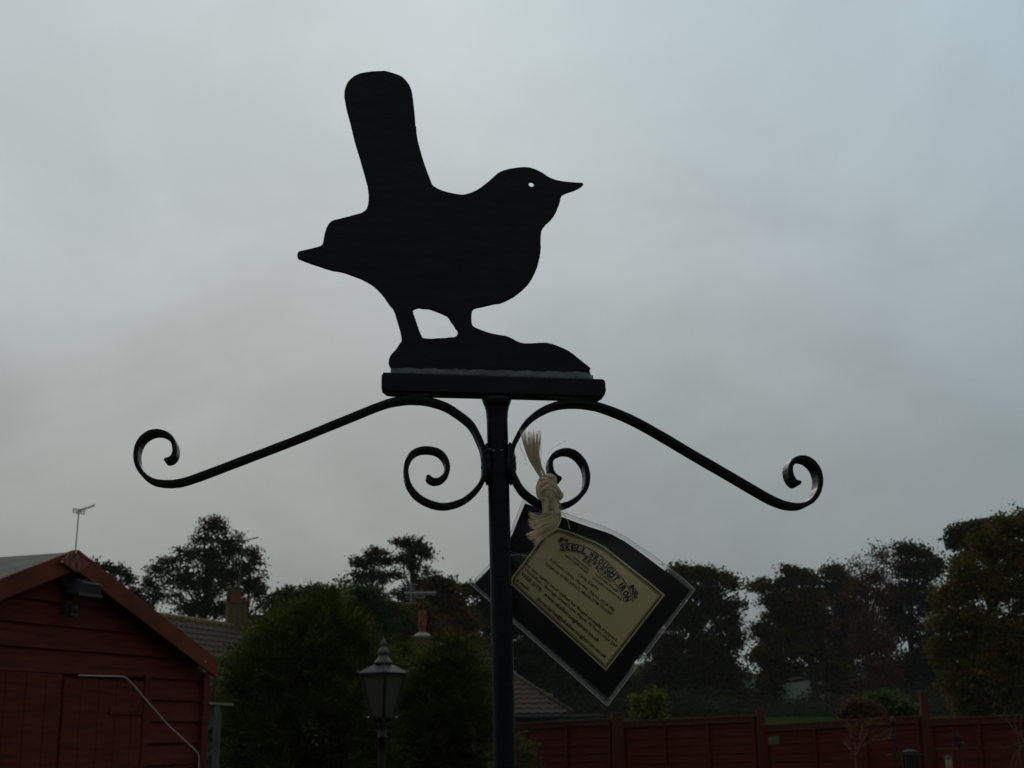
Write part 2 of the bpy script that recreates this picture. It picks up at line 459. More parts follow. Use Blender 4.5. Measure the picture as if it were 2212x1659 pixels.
def tree(name, label, cat, D, blobs, base_px, m, clumps=120, leaves=60, leaf=0.25, clump_r=0.7, flat=0.55, dens=1.0,
         trunk_r=0.3, twigs=0.5, group=None, tints=(0.4, 0.28), bark='bark', drange=1.0, limbs=True, tipbias=0.45, hang=0.0):
    """blobs: (px, py, rx, ry[, weight]) ellipses of the crown in the photo; the crown has equal depth"""
    b0 = P(base_px, 1540, D); base = Vector((b0.x, D, ground_z(b0.x, D)))
    if cat == 'tree':
        if group: clump_r *= 0.95; clumps = int(clumps * 1.55); leaves *= 0.75; flat = min(1, flat * 1.3)
        else: clump_r *= 0.74; clumps = int(clumps * 1.75); leaves *= 0.52
    t_ = thing(name, label, cat, base, 0, group)
    cen, wts, R = [], [], []
    for bl in blobs:
        c = P(bl[0], bl[1], D)
        k = D / FP
        rx, rz = bl[2] * k, bl[3] * k
        ry = (rx + rz) / 2 * drange
        cen.append(np.array(c) + np.array([0, rng.uniform(-0.25, 0.25) * ry, 0])); R.append((rx, ry, rz))
        wts.append(rx * rz * (bl[4] if len(bl) > 4 else 1))
    wts = np.array(wts) / sum(wts)
    allc, tint = [], []
    trunk = MB(); ctr = np.array([base.x, base.y, 0.0])
    top = max(c[2] for c in cen)
    low = min(c[2] - r[2] for c, r in zip(cen, R))
    tp = [base + Vector((0, 0, -0.3))]
    h = top - base.z
    nseg = 6
    tcx = float(np.average([c[0] for c in cen], weights=wts))
    for i in range(1, nseg + 1):
        f = i / nseg
        tp.append(Vector((base.x + (tcx - base.x) * f ** 1.5 + random.uniform(-.02, .02) * h * (f < 1), base.y, base.z + h * f * 0.95)))
    trunk.tube(tp, [trunk_r * (1 - 0.85 * i / nseg) for i in range(nseg + 1)], 8)
    def on_trunk(z):
        f = min(max((z - base.z) / max(h * 0.95, .1), 0), 1) * nseg
        i = min(int(f), nseg - 1); return tp[i].lerp(tp[i + 1], f - i), trunk_r * (1 - 0.85 * f / nseg)
    for c, r, w in zip(cen, R, wts):
        nc = max(3, int(round(clumps * w)))
        d = sph(nc); rad_ = rng.uniform(0, 1, (nc, 1)) ** tipbias
        pos = c + d * rad_ * (np.array(r) * 0.92) * rng.uniform(0.75, 1.05 if group else 1.15, (nc, 1))
        cv = Vector(c)
        if limbs:
            zs = max(base.z + 0.25 * h, cv.z - max(r[2] * 1.2, 0.22 * h))
            s0, r0 = on_trunk(zs)
            mid = s0.lerp(cv, 0.5) + Vector((0, 0, 0.06 * h))
            trunk.tube([s0, mid, cv + Vector((0, 0, r[2] * 0.3))], [r0 * 0.6, r0 * 0.35, r0 * 0.12], 6, False)
        for p_ in pos:
            cr_ = clump_r * rng.uniform(0.5, 1.4)
            nl = max(4, int(leaves * dens * rng.uniform(0.5, 1.3) * (cr_ / clump_r) ** 1.3))
            q = rng.normal(size=(nl, 3)) * np.array([cr_ * 0.55, cr_ * 0.55, cr_ * 0.55 * flat]) + p_
            if hang: q[:, 2] -= np.abs(rng.normal(size=nl)) * hang
            allc.append(q)
            tint.append(np.clip(rng.normal(tints[0], tints[1]) + rng.normal(0, 0.12, nl), 0, 1))
            if rng.uniform() < twigs:
                pv = Vector(p_); s_ = cv.lerp(pv, 0.1) if limbs else on_trunk(pv.z - 0.15 * h)[0]
                md = s_.lerp(pv, 0.55) + Vector((random.uniform(-.1, .1), 0, random.uniform(-.05, .12))) * cr_
                trunk.tube([s_, md, pv, pv + (pv - md).normalized() * cr_ * 0.8], [trunk_r * 0.11, trunk_r * 0.07, trunk_r * 0.045, trunk_r * 0.015], 4, False)
    allc = np.concatenate(allc); tint = np.concatenate(tint)
    leaf_object('crown', allc, (0, 0, 0.6), leaf, tint, m, t_)
    inv = Matrix.Translation(-t_.location)
    trunk.v = [inv @ v for v in trunk.v]
    trunk.build('trunk', M[bark], t_, smooth=True)
    return t_


TG = 'trees along the far edge of the field'
# left: trees behind the bungalow
tree('tree', 'thin arching tree crown showing just right of the shed gable', 'tree', 70,
     [(215, 1222, 32, 12), (250, 1232, 34, 14), (272, 1252, 26, 14), (240, 1262, 36, 14, .7), (285, 1290, 34, 20), (310, 1315, 30, 18), (200, 1215, 14, 8)], 215, M['leaf_dark'],
     clumps=120, leaves=20, leaf=0.2, clump_r=0.42, flat=0.6, trunk_r=0.16, twigs=0.9, tints=(0.3, 0.2))
tree('tree', 'tallest tree on the left, domed dark crown rising behind the brick chimney', 'tree', 100,
     [(465, 1140, 40, 26), (440, 1165, 30, 20, .7), (490, 1170, 40, 30), (505, 1190, 30, 20), (455, 1200, 60, 34), (400, 1195, 34, 18),
      (365, 1215, 34, 18), (340, 1235, 30, 20), (322, 1262, 24, 26), (345, 1290, 40, 26, .7), (395, 1250, 50, 40), (450, 1260, 50, 50), (420, 1310, 60, 30),
      (500, 1240, 40, 46), (470, 1320, 50, 30, .8)], 445, M['leaf_dark'],
     clumps=560, leaves=33, leaf=0.22, clump_r=0.62, flat=0.5, trunk_r=0.42, twigs=0.55, tints=(0.38, 0.25))
tree('tree', 'looser tree overlapping the right flank of the domed tree above the chimney pot', 'tree', 90,
     [(545, 1195, 22, 16), (535, 1225, 28, 20), (562, 1215, 12, 12, .4), (568, 1240, 10, 12, .5), (540, 1262, 30, 20), (560, 1280, 22, 22), (565, 1305, 14, 14), (515, 1290, 24, 26), (522, 1330, 30, 16)], 520,
     M['leaf_dark'], clumps=190, leaves=30, leaf=0.2, clump_r=0.46, flat=0.5, trunk_r=0.2, twigs=0.9, tints=(0.3, 0.22))
# centre pair
tree('tree', 'left of the two open crowned trees rising behind the conifers', 'tree', 95,
     [(812, 1195, 28, 18), (795, 1215, 40, 16), (775, 1215, 18, 16), (830, 1210, 22, 14), (785, 1245, 30, 22), (772, 1268, 22, 18, .7), (820, 1245, 30, 22, .6), (845, 1240, 22, 16, .6),
      (800, 1285, 44, 22, .7), (760, 1280, 22, 14)], 815, M['leaf_dark'],
     clumps=240, leaves=25, leaf=0.21, clump_r=0.5, flat=0.5, trunk_r=0.26, twigs=0.9, tints=(0.35, 0.25))
tree('tree', 'right and taller of the two open crowned trees behind the conifers', 'tree', 98,
     [(872, 1172, 34, 18), (905, 1175, 20, 16), (893, 1195, 38, 22), (920, 1195, 18, 20), (875, 1210, 24, 18, .6), (895, 1225, 22, 20, .9), (860, 1240, 22, 18, .5), (900, 1262, 24, 30), (850, 1212, 26, 16, .6), (920, 1230, 16, 16, .5), (880, 1285, 50, 26)], 900, M['leaf_dark'],
     clumps=260, leaves=26, leaf=0.21, clump_r=0.5, flat=0.5, trunk_r=0.34, twigs=0.9, tints=(0.35, 0.25))
tree('tree', 'round tree with a russet top just left of the pole behind the aerial', 'tree', 92,
     [(940, 1258, 26, 24), (965, 1272, 26, 22), (930, 1300, 36, 34), (975, 1310, 40, 34), (950, 1350, 60, 34), (1000, 1350, 44, 40), (1010, 1400, 50, 40)], 955, M['leaf_autumn'],
     clumps=420, leaves=52, leaf=0.26, clump_r=0.6, trunk_r=0.25, tints=(0.45, 0.3))
tree('tree', 'dense broad tree directly behind the pole and the left end of the tag', 'tree', 105,
     [(1010, 1275, 34, 18), (1050, 1278, 36, 22), (1090, 1300, 50, 36), (1050, 1330, 60, 40), (1120, 1350, 60, 50), (1080, 1400, 60, 40), (1150, 1420, 60, 50), (1120, 1480, 70, 50)], 1080, M['leaf_dark'],
     clumps=520, leaves=60, leaf=0.3, clump_r=0.75, trunk_r=0.35, tints=(0.35, 0.25))
tree('tree', 'low bushy tree mass between the chimney and the open crowned trees', 'tree', 62,
     [(600, 1302, 24, 22), (716, 1268, 7, 14, .6), (746, 1264, 6, 16, .6), (690, 1272, 10, 10, .6), (668, 1270, 8, 9, .5), (628, 1276, 10, 10, .5), (790, 1282, 30, 16), (625, 1292, 26, 20), (660, 1285, 26, 18), (700, 1290, 40, 18), (740, 1290, 30, 18), (640, 1330, 70, 34), (740, 1330, 70, 36), (560, 1350, 34, 22), (590, 1340, 34, 22), (575, 1375, 40, 34), (545, 1400, 26, 26),
      (820, 1310, 40, 30), (860, 1330, 44, 34), (700, 1380, 130, 30)], 700, M['leaf_bush'],
     clumps=620, leaves=60, leaf=0.17, clump_r=0.42, trunk_r=0.16, tints=(0.45, 0.25), twigs=0.25)
tree('tree', 'russet bushy tree behind the terracotta chimney pot', 'tree', 66,
     [(900, 1330, 40, 34), (870, 1370, 40, 34), (940, 1370, 44, 34), (1000, 1400, 44, 40), (1030, 1440, 40, 40), (950, 1420, 60, 30), (850, 1375, 36, 34, 1.5), (835, 1420, 40, 34, 1.5), (880, 1415, 40, 30, 1.3), (820, 1360, 26, 24)], 940, M['leaf_autumn'],
     clumps=520, leaves=52, leaf=0.19, clump_r=0.45, trunk_r=0.16, tints=(0.5, 0.3), twigs=0.25)
# right: beeches across the field
tree('tree', 'dark tree filling the space under the tag above the fence', 'tree', 125,
     [(1180, 1400, 60, 50), (1230, 1360, 60, 60), (1290, 1330, 60, 60), (1200, 1470, 70, 50), (1290, 1430, 80, 70), (1360, 1380, 60, 60), (1330, 1500, 90, 44), (1200, 1525, 70, 26), (1270, 1280, 50, 40)], 1270, M['leaf_dark'],
     clumps=620, leaves=66, leaf=0.36, clump_r=0.95, trunk_r=0.5, tints=(0.35, 0.25), group=TG)
tree('beech_tree', 'wide beech with layered drooping edge right of the hanging tag', 'tree', 130,
     [(1465, 1232, 34, 18), (1515, 1238, 46, 20), (1565, 1248, 26, 16), (1582, 1262, 14, 12, .7), (1450, 1275, 50, 36), (1520, 1275, 50, 30, .8), (1590, 1302, 26, 12), (1550, 1310, 44, 24), (1480, 1330, 66, 44), (1570, 1345, 36, 24),
      (1440, 1390, 60, 44), (1530, 1390, 60, 40), (1590, 1380, 24, 24), (1470, 1450, 90, 44), (1560, 1450, 54, 44), (1500, 1508, 100, 30), (1590, 1500, 34, 30, .7), (1400, 1480, 50, 50)], 1505, M['leaf_autumn'],
     clumps=900, leaves=62, leaf=0.32, clump_r=0.85, flat=0.35, trunk_r=0.5, tints=(0.33, 0.25), group=TG, hang=0.25)
tree('beech_tree', 'broad beech with sky showing through and an arched gap under it', 'tree', 130,
     [(1650, 1262, 26, 18), (1690, 1256, 26, 16), (1710, 1235, 22, 20), (1740, 1245, 40, 20), (1690, 1290, 56, 22), (1662, 1325, 12, 10, .6), (1750, 1290, 50, 30), (1700, 1330, 50, 22), (1650, 1352, 26, 14), (1760, 1340, 46, 30, .7),
      (1690, 1372, 70, 26), (1720, 1310, 66, 40), (1740, 1370, 60, 40, .8), (1660, 1410, 50, 30), (1740, 1400, 60, 26, .7), (1690, 1440, 60, 24), (1660, 1480, 30, 40), (1790, 1440, 46, 24), (1640, 1520, 34, 26), (1800, 1480, 34, 20, .6)], 1768, M['leaf_autumn'],
     clumps=820, leaves=60, leaf=0.32, clump_r=0.8, flat=0.32, trunk_r=0.45, tints=(0.42, 0.28), group=TG, hang=0.25, twigs=0.7)
tree('tree', 'round topped dark tree between the broad beech and the thin brown tree', 'tree', 138,
     [(1802, 1238, 30, 20), (1830, 1262, 30, 22), (1790, 1280, 34, 26), (1825, 1310, 40, 26), (1800, 1350, 44, 30, .8), (1840, 1390, 34, 34, .8), (1810, 1440, 40, 34), (1830, 1500, 40, 40), (1840, 1340, 40, 50), (1800, 1410, 44, 40, .8)], 1815, M['leaf_dark'],
     clumps=520, leaves=52, leaf=0.32, clump_r=0.8, flat=0.4, trunk_r=0.4, tints=(0.35, 0.25), group=TG, twigs=0.7)
tree('tree', 'nearly bare brown tree with a fan of fine twigs against the sky', 'tree', 132,
     [(1892, 1200, 38, 26, .35), (1850, 1222, 30, 18, .35), (1915, 1215, 24, 22, .4), (1880, 1250, 46, 26), (1850, 1280, 34, 26), (1905, 1290, 40, 34), (1880, 1340, 50, 34), (1860, 1400, 44, 36), (1900, 1450, 50, 40, 1.6), (1870, 1500, 60, 36, 1.6), (1910, 1390, 40, 40, 1.4)], 1885, M['leaf_brown'],
     clumps=640, leaves=22, leaf=0.28, clump_r=0.85, flat=0.7, trunk_r=0.42, tints=(0.45, 0.3), group=TG, twigs=1.0, tipbias=0.35)
tree('tree', 'spiky topped dark tree right of the thin brown tree', 'tree', 134,
     [(1950, 1185, 22, 20), (1978, 1192, 26, 16), (1998, 1205, 20, 16), (1955, 1225, 34, 24), (2000, 1240, 30, 26), (2020, 1215, 20, 18), (1960, 1280, 40, 34, .8), (2005, 1300, 40, 40, .8), (1950, 1350, 44, 40, .8), (1935, 1310, 30, 60, .8), (2010, 1430, 46, 50), (1960, 1490, 60, 40),
      (2000, 1380, 44, 40, .7), (1970, 1440, 50, 34), (2000, 1500, 50, 44), (1930, 1510, 40, 34)], 1980, M['leaf_dark'],
     clumps=720, leaves=46, leaf=0.32, clump_r=0.8, flat=0.45, trunk_r=0.45, tints=(0.38, 0.28), group=TG, twigs=0.8)
tree('tree', 'high ragged crown peeping out behind the big golden green tree', 'tree', 95,
     [(2068, 1150, 26, 18), (2060, 1170, 20, 18, .7), (2095, 1138, 26, 18), (2125, 1132, 26, 20), (2090, 1170, 34, 24), (2130, 1180, 40, 40), (2080, 1210, 34, 24)], 2110, M['leaf_dark'],
     clumps=210, leaves=46, leaf=0.26, clump_r=0.55, flat=0.6, trunk_r=0.3, tints=(0.55, 0.25), twigs=0.9)
tree('tree', 'big golden green tree filling the right edge of the view', 'tree', 55,
     [(2170, 1135, 36, 28), (2225, 1130, 50, 34), (2130, 1180, 44, 34), (2200, 1200, 70, 50), (2090, 1240, 44, 40), (2150, 1270, 60, 50), (2060, 1290, 44, 34), (2230, 1290, 60, 60), (2040, 1340, 40, 36), (2110, 1350, 70, 50),
      (2200, 1380, 80, 60), (2050, 1400, 46, 40), (2120, 1440, 80, 50), (2210, 1470, 80, 60), (2070, 1470, 44, 40), (2110, 1520, 60, 30), (2180, 1540, 80, 26)], 2170, M['leaf_gold'],
     clumps=1300, leaves=62, leaf=0.15, clump_r=0.42, flat=0.8, trunk_r=0.26, tints=(0.30, 0.20), twigs=0.2)
# hedge line along the foot of the trees: one mass nobody could count
hc = []; ht = []
for i in range(900):
    px = rng.uniform(1120, 2212); D = rng.uniform(118, 140)
    if 1690 < px < 1750: top = 1528
    else: top = 1512 + 8 * math.sin(px * 0.05) + 6 * math.sin(px * 0.021)
    py = rng.uniform(top, 1547)
    c = np.array(P(px, py, D)); nl = 46
    hc.append(rng.normal(size=(nl, 3)) * [.7, .7, .45] + c); ht.append(np.clip(rng.normal(.3, .2) + rng.normal(0, .1, nl), 0, 1))
hg = leaf_object('undergrowth', np.concatenate(hc), (0, 0, .5), 0.3, np.concatenate(ht), M['leaf_dark'], None)
tag(hg, 'dark undergrowth and hedge along the foot of the far trees', 'undergrowth', kind='stuff')

# shrubs behind the fence
def shrub(name, label, D, blobs, base, m, **kw):
    k = dict(clumps=90, leaves=40, leaf=0.06, clump_r=0.14, trunk_r=0.03, twigs=0.6, flat=0.8, limbs=True); k.update(kw)
    return tree(name, label, 'shrub', D, blobs, base, m, **k)


shrub('shrub', 'yellow green shrub standing up above the fence below the tag', 24,
      [(1413, 1515, 16, 20), (1425, 1508, 12, 12), (1420, 1535, 22, 18), (1385, 1528, 14, 14, .7), (1372, 1508, 8, 6, .6), (1400, 1545, 26, 14), (1376, 1518, 8, 10, .5)], 1405, M['leaf_yellow'], clumps=110, leaves=26, leaf=0.07, clump_r=0.11)
shrub('shrub', 'rounded green shrub behind the fence panel left of the tall post', 30,
      [(1925, 1520, 26, 16), (1900, 1515, 20, 14), (1880, 1522, 14, 12), (1950, 1532, 18, 14), (1915, 1540, 44, 14)], 1915, M['leaf_laurel'], clumps=150, leaves=40, leaf=0.09, clump_r=0.17)
shrub('shrub', 'reddish brown shrub beside the green shrub behind the fence', 28,
      [(1835, 1538, 22, 10), (1860, 1532, 24, 12), (1885, 1540, 24, 12), (1845, 1524, 10, 8, .5)], 1860, M['leaf_brown'], clumps=110, leaves=34, leaf=0.08, clump_r=0.15)

# ------------------------------------------------------------------ conifers: feathery sprays
def conifer(name, label, D, base_px, prof, m, n=2600, spray=0.26, tint=(0.35, 0.3), up=0.5, depth=1.0):
    """prof: (py, half width px) from the tip down, centre px given per row as third value"""
    b0 = P(base_px, 1580, D); base = Vector((b0.x, D, 0))
    t_ = thing(name, label, 'conifer', base)
    k = D / FP
    rows = [(P(p[2], p[0], D), p[1] * k) for p in prof]
    zs = [r[0].z for r in rows]; xs_ = [r[0].x for r in rows]; hw = [r[1] for r in rows]
    zs.append(0.0); xs_.append(base.x); hw.append(hw[-1] * 0.9)
    zs, xs_, hw = np.array(zs[::-1]), np.array(xs_[::-1]), np.array(hw[::-1])
    area = np.linspace(zs[0], zs[-1], 200); w = np.interp(area, zs, hw) + 0.03; w[area < 0.7] *= 0.3
    w /= w.sum()
    z = rng.choice(area, n, p=w) + rng.uniform(-.02, .02, n)
    r = np.interp(z, zs, hw); cx_ = np.interp(z, zs, xs_)
    a = rng.uniform(0, 2 * math.pi, n)
    lump = 1 + 0.13 * np.sin(a * 5 + z * 3.1) + 0.10 * np.sin(a * 3 - z * 7.3) + 0.08 * np.sin(a * 11 + z * 13) + rng.uniform(-.16, .10, n)
    rr = r * rng.uniform(0.55, 1.0, n) ** 0.5 * lump
    out = np.stack([np.cos(a), np.sin(a) * depth, np.zeros(n)], 1)
    cc = np.stack([cx_ + np.cos(a) * rr, D + np.sin(a) * rr * depth, z], 1)
    # axis of each spray: outwards and up, tip drooping
    ax = out + np.stack([rng.normal(0, .35, n), rng.normal(0, .35, n), up + rng.normal(0, .35, n)], 1)
    ax /= np.linalg.norm(ax, axis=1, keepdims=True)
    side = np.cross(ax, rng.normal(size=(n, 3)) * 0.5 + np.array([0, 0, 1.0])); side /= np.linalg.norm(side, axis=1, keepdims=True)
    L_ = spray * rng.uniform(0.6, 1.3, n)
    tn = np.clip(rng.normal(tint[0], tint[1], n), 0, 1)
    quads = []; tt = []
    for j in range(9):           # nine leaflets on each spray, alternate sides, plus tip
        f = j / 8.0
        s_ = 1 if j % 2 else -1
        o = cc + ax * (L_ * f)[:, None] - np.array([0, 0, 1]) * (L_ * 0.25 * f * f)[:, None]
        ld = ax * 0.75 + side * s_ * (0.0 if j == 8 else 0.75)
        ld = ld + rng.normal(0, .15, (n, 3))
        ld /= np.linalg.norm(ld, axis=1, keepdims=True)
        ll = (L_ * (0.42 - 0.2 * f))[:, None]
        pw = np.cross(ld, np.cross(ax, side)); pw /= np.linalg.norm(pw, axis=1, keepdims=True)
        q = np.stack([o, o + ld * ll * 0.45 + pw * ll * 0.10, o + ld * ll, o + ld * ll * 0.45 - pw * ll * 0.10], 1)
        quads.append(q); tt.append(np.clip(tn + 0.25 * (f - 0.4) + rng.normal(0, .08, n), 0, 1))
    quads_object('foliage', np.concatenate(quads).reshape(-1, 3), np.concatenate(tt), m, t_)
    core = MB()
    pr = [(max(h_ * 0.62, 0.01), z_) for z_, h_ in zip(zs, hw)]
    b = len(core.v)
    tr_ = MB()
    tr_.tube([base, Vector((float(xs_[-1]), D, float(zs[-1]) - 0.1))], [0.1, 0.02], 8)
    tr_.v = [v - base for v in tr_.v]
    tr_.build('trunk', M['bark'], t_)
    # dense inner twigs so that the middle is not hollow
    if n < 1500: return t_
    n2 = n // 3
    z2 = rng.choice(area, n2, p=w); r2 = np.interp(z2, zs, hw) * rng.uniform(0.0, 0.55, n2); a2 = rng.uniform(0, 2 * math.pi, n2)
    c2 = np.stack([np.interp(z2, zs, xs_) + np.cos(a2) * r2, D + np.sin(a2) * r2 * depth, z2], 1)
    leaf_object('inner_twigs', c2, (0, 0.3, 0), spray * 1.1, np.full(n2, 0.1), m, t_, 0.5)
    return t_


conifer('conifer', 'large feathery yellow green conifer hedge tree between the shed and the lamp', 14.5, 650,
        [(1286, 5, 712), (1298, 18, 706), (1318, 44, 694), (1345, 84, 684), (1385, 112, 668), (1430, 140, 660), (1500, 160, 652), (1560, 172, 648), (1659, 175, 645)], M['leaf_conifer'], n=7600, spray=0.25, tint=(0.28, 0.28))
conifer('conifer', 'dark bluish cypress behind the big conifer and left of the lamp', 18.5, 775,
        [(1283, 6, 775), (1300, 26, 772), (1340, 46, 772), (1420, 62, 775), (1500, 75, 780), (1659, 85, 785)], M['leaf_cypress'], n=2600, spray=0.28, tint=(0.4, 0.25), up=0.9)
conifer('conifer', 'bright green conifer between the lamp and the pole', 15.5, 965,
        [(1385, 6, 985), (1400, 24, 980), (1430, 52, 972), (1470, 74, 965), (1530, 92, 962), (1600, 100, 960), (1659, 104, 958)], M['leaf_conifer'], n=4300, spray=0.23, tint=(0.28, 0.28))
conifer('conifer', 'narrow green conifer peeping out directly behind the lantern', 17.5, 880,
        [(1395, 5, 868), (1415, 24, 870), (1460, 38, 876), (1540, 50, 880), (1659, 56, 884)], M['leaf_conifer'], n=1700, spray=0.24, tint=(0.28, 0.22))
conifer('conifer', 'small low conifer at the bottom edge right of the pole', 13.0, 1112,
        [(1594, 4, 1108), (1606, 16, 1108), (1630, 26, 1108), (1659, 32, 1108)], M['leaf_conifer'], n=900, spray=0.15, tint=(0.3, 0.22))
conifer('conifer', 'narrow dark evergreen in the gap right of the shed corner', 13.0, 448,
        [(1462, 3, 452), (1474, 9, 450), (1500, 12, 448), (1530, 14, 446), (1600, 18, 446)], M['leaf_cypress'], n=420, spray=0.12, tint=(0.3, 0.2), up=1.0)

# ------------------------------------------------------------------ shed
SZ = rad(68)
corner = P(436, 1500, 8.0); corner.z = 0
sx, sy = Vector((math.cos(SZ), math.sin(SZ), 0)), Vector((-math.sin(SZ), math.cos(SZ), 0))
shed = thing('shed', 'dark red stained timber garden shed with a gable and plank doors', 'shed', corner, SZ)


def S(px, py, yoff=0.0):
    q = on_plane(px, py, corner + sy * yoff, sy) - corner
    return q.dot(sx), q.z


c1 = lambda x, y: ((x / 1.682) / 1.6492, (1750 + y / 1.682) / 1.6492)       # crop readings of the shed
OV = -0.09                                                                    # bargeboards stand off the wall
apex = S(*c1(440, 357), OV); eaveR = S(*c1(1275, 1012), OV)
ridge_z = apex[1]; ridge_x = apex[0]
slope = (apex[1] - eaveR[1]) / (eaveR[0] - apex[0])
wx0 = 2 * ridge_x
eaveL_x = ridge_x - (eaveR[0] - ridge_x)
print('SHED apex', apex, 'eaveR', eaveR, 'slope', math.degrees(math.atan(slope)), 'left', wx0)
rt = lambda x: ridge_z - 0.031 - slope * abs(x - ridge_x)                       # underside of the roof at x
bz = [S(*c1(1000, yy)) for yy in (1125, 1250, 1377, 1500, 1638)]
expo = (bz[0][1] - bz[4][1]) / 4
z_ref = bz[0][1]
dtop = S(*c1(600, 1095))[1]
dR = S(*c1(832, 1300))[0]; dM = S(*c1(340, 1300))[0]
print('boards', expo, z_ref, 'door top', dtop, 'dR', dR, 'dM', dM)
dL = 2 * ridge_x - dR
if dL > dM - 0.3: dL = dM - 0.5
k0 = int(math.floor((0.06 - z_ref) / expo)); k = k0
lowb = []
while True:
    z0 = z_ref + k * expo; z1 = z0 + expo + 0.012
    if z0 > ridge_z - 0.12: break
    def lim(z):
        hw_ = (ridge_z - 0.035 - z) / slope
        return max(wx0, ridge_x - hw_), min(0.0, ridge_x + hw_)
    z1c = min(z1, ridge_z - 0.06)
    a0, a1 = lim(z0); b0, b1 = lim(z1c)
    segs = [(a0, a1, b0, b1)]
    if z0 + expo * 0.5 < dtop:
        segs = [(a0, dL - 0.02, b0, dL - 0.02), (dR + 0.02, a1, dR + 0.02, b1)]
    for (p0, p1, q0, q1) in segs:
        f0, f1 = -0.024, -0.008
        MB().hexa([(p0, f0, z0), (p1, f0, z0), (p1, 0.0, z0), (p0, 0.0, z0), (q0, f1, z1c), (q1, f1, z1c), (q1, 0.0, z1c), (q0, 0.0, z1c)]).build('board', M['shed'], shed)
    k += 1
nail_me = MB().lathe([(0.004, -0.002), (0.002, 0.001)], 8).mesh('nail', M['weld'])
for zz in range(14):
    zn = z_ref - 1.2 + zz * expo + 0.03
    for xn in (-0.10, -0.06 + (dR + 0.06) * 0.5, dR + 0.06):
        if zn < dtop: link('nail', nail_me, shed, (xn, -0.0225, zn), (rad(90), 0, 0))
# walls behind the cladding and the hidden sides
sw = MB(); th = 0.03; depth_s = 2.6
sw2 = MB()
sw.hexa([(0, 0.001, 0), (0, depth_s, 0), (-th, depth_s, 0), (-th, 0.001, 0), (0, 0.001, rt(0)), (0, depth_s, rt(0)), (-th, depth_s, rt(0)), (-th, 0.001, rt(0))])
sw2.hexa([(wx0, 0.001, 0), (wx0, depth_s, 0), (wx0 + th, depth_s, 0), (wx0 + th, 0.001, 0), (wx0, 0.001, rt(wx0)), (wx0, depth_s, rt(wx0)), (wx0 + th, depth_s, rt(wx0)), (wx0 + th, 0.001, rt(wx0))])
sw.build('side_wall', M['shed'], shed); sw2.build('side_wall', M['shed'], shed)
bw = MB(); b = 0
for yy in (0.004, depth_s):
    b = 0
    bw.v += [Vector(q) for q in ((wx0 + .03, yy, 0), (-.03, yy, 0), (-.03, yy, rt(-.03) + .004), (ridge_x, yy, ridge_z - 0.027), (wx0 + .03, yy, rt(wx0 + .03) + .004))]
    bw.f += [(b, b + 1, b + 2, b + 3, b + 4)]
    bw.build('end_wall', M['shed'], shed); bw = MB()
MB().box(-0.045, 0.012, -0.045, -0.025, 0.02, rt(0) - 0.02).build('corner_trim', M['shed'], shed)
# roof slopes with felt; ridge along y
for sgn, ex in ((1, eaveR[0]), (-1, eaveL_x)):
    dx = abs(ex - ridge_x)
    MB().hexa([(ridge_x, OV + 0.012, ridge_z - 0.030), (ex, OV + 0.012, ridge_z - 0.030 - slope * dx), (ex, depth_s + .06, ridge_z - 0.030 - slope * dx), (ridge_x, depth_s + .06, ridge_z - 0.030),
               (ridge_x, OV + 0.012, ridge_z - 0.006), (ex, OV + 0.012, ridge_z - 0.006 - slope * dx), (ex, depth_s + .06, ridge_z - 0.006 - slope * dx), (ridge_x, depth_s + .06, ridge_z - 0.006)]
              ).build('roof', M['felt'], shed)
# bargeboards: heights measured along z
hb = apex[1] - S(*c1(455, 482), OV)[1]
hb = 0.098
def barge(x0, x1, y0, y1, m, name='bargeboard', ext=0.0):
    f = lambda x: ridge_z + 0.004 - slope * abs(x - ridge_x) if not ext else ridge_z + 0.004 + slope * (ridge_x - x)
    return MB().hexa([(x0, y0, f(x0) - hb / math.cos(math.atan(slope))), (x1, y0, f(x1) - hb / math.cos(math.atan(slope))), (x1, y1, f(x1) - hb / math.cos(math.atan(slope))), (x0, y1, f(x0) - hb / math.cos(math.atan(slope))),
                      (x0, y0, f(x0)), (x1, y0, f(x1)), (x1, y1, f(x1)), (x0, y1, f(x0))]).build(name, m, shed, bevel=0.002)
barge(ridge_x, eaveL_x, OV - 0.016, OV + 0.010, M['barge'])
bb = barge(ridge_x + 0.0, eaveR[0], OV - 0.033, OV - 0.018, M['barge'])
# weathered top end of the right board, sawn square across the slope
ux, uz = 1 / math.sqrt(1 + slope ** 2), -slope / math.sqrt(1 + slope ** 2)
q0 = S(*c1(438, 356), OV - .034); q1 = S(*c1(372, 424), OV - .034); p0 = S(*c1(542, 436), OV - .034); p1 = S(*c1(462, 486), OV - .034)
MB().hexa([(q1[0], OV - .0345, q1[1]), (p1[0], OV - .0345, p1[1]), (p1[0], OV - .0185, p1[1]), (q1[0], OV - .0185, q1[1]), (q0[0], OV - .0345, q0[1]), (p0[0], OV - .0345, p0[1]), (p0[0], OV - .0185, p0[1]), (q0[0], OV - .0185, q0[1])]).build('bargeboard_end', M['worn'], shed)
for (a, b_) in ((375, 423), (1232, 1022)):
    nx_, nz_ = S(*c1(a, b_), OV - 0.036)
    MB().lathe([(0.0045, -0.003), (0.003, 0.0)], 10).build('nail', M['cable'], shed)
    o = C.objects[-1] if False else [x for x in shed.children if x.name.startswith('nail')][-1]
    o.location = (nx_, OV - 0.036, nz_); o.rotation_euler = (rad(90), 0, 0)
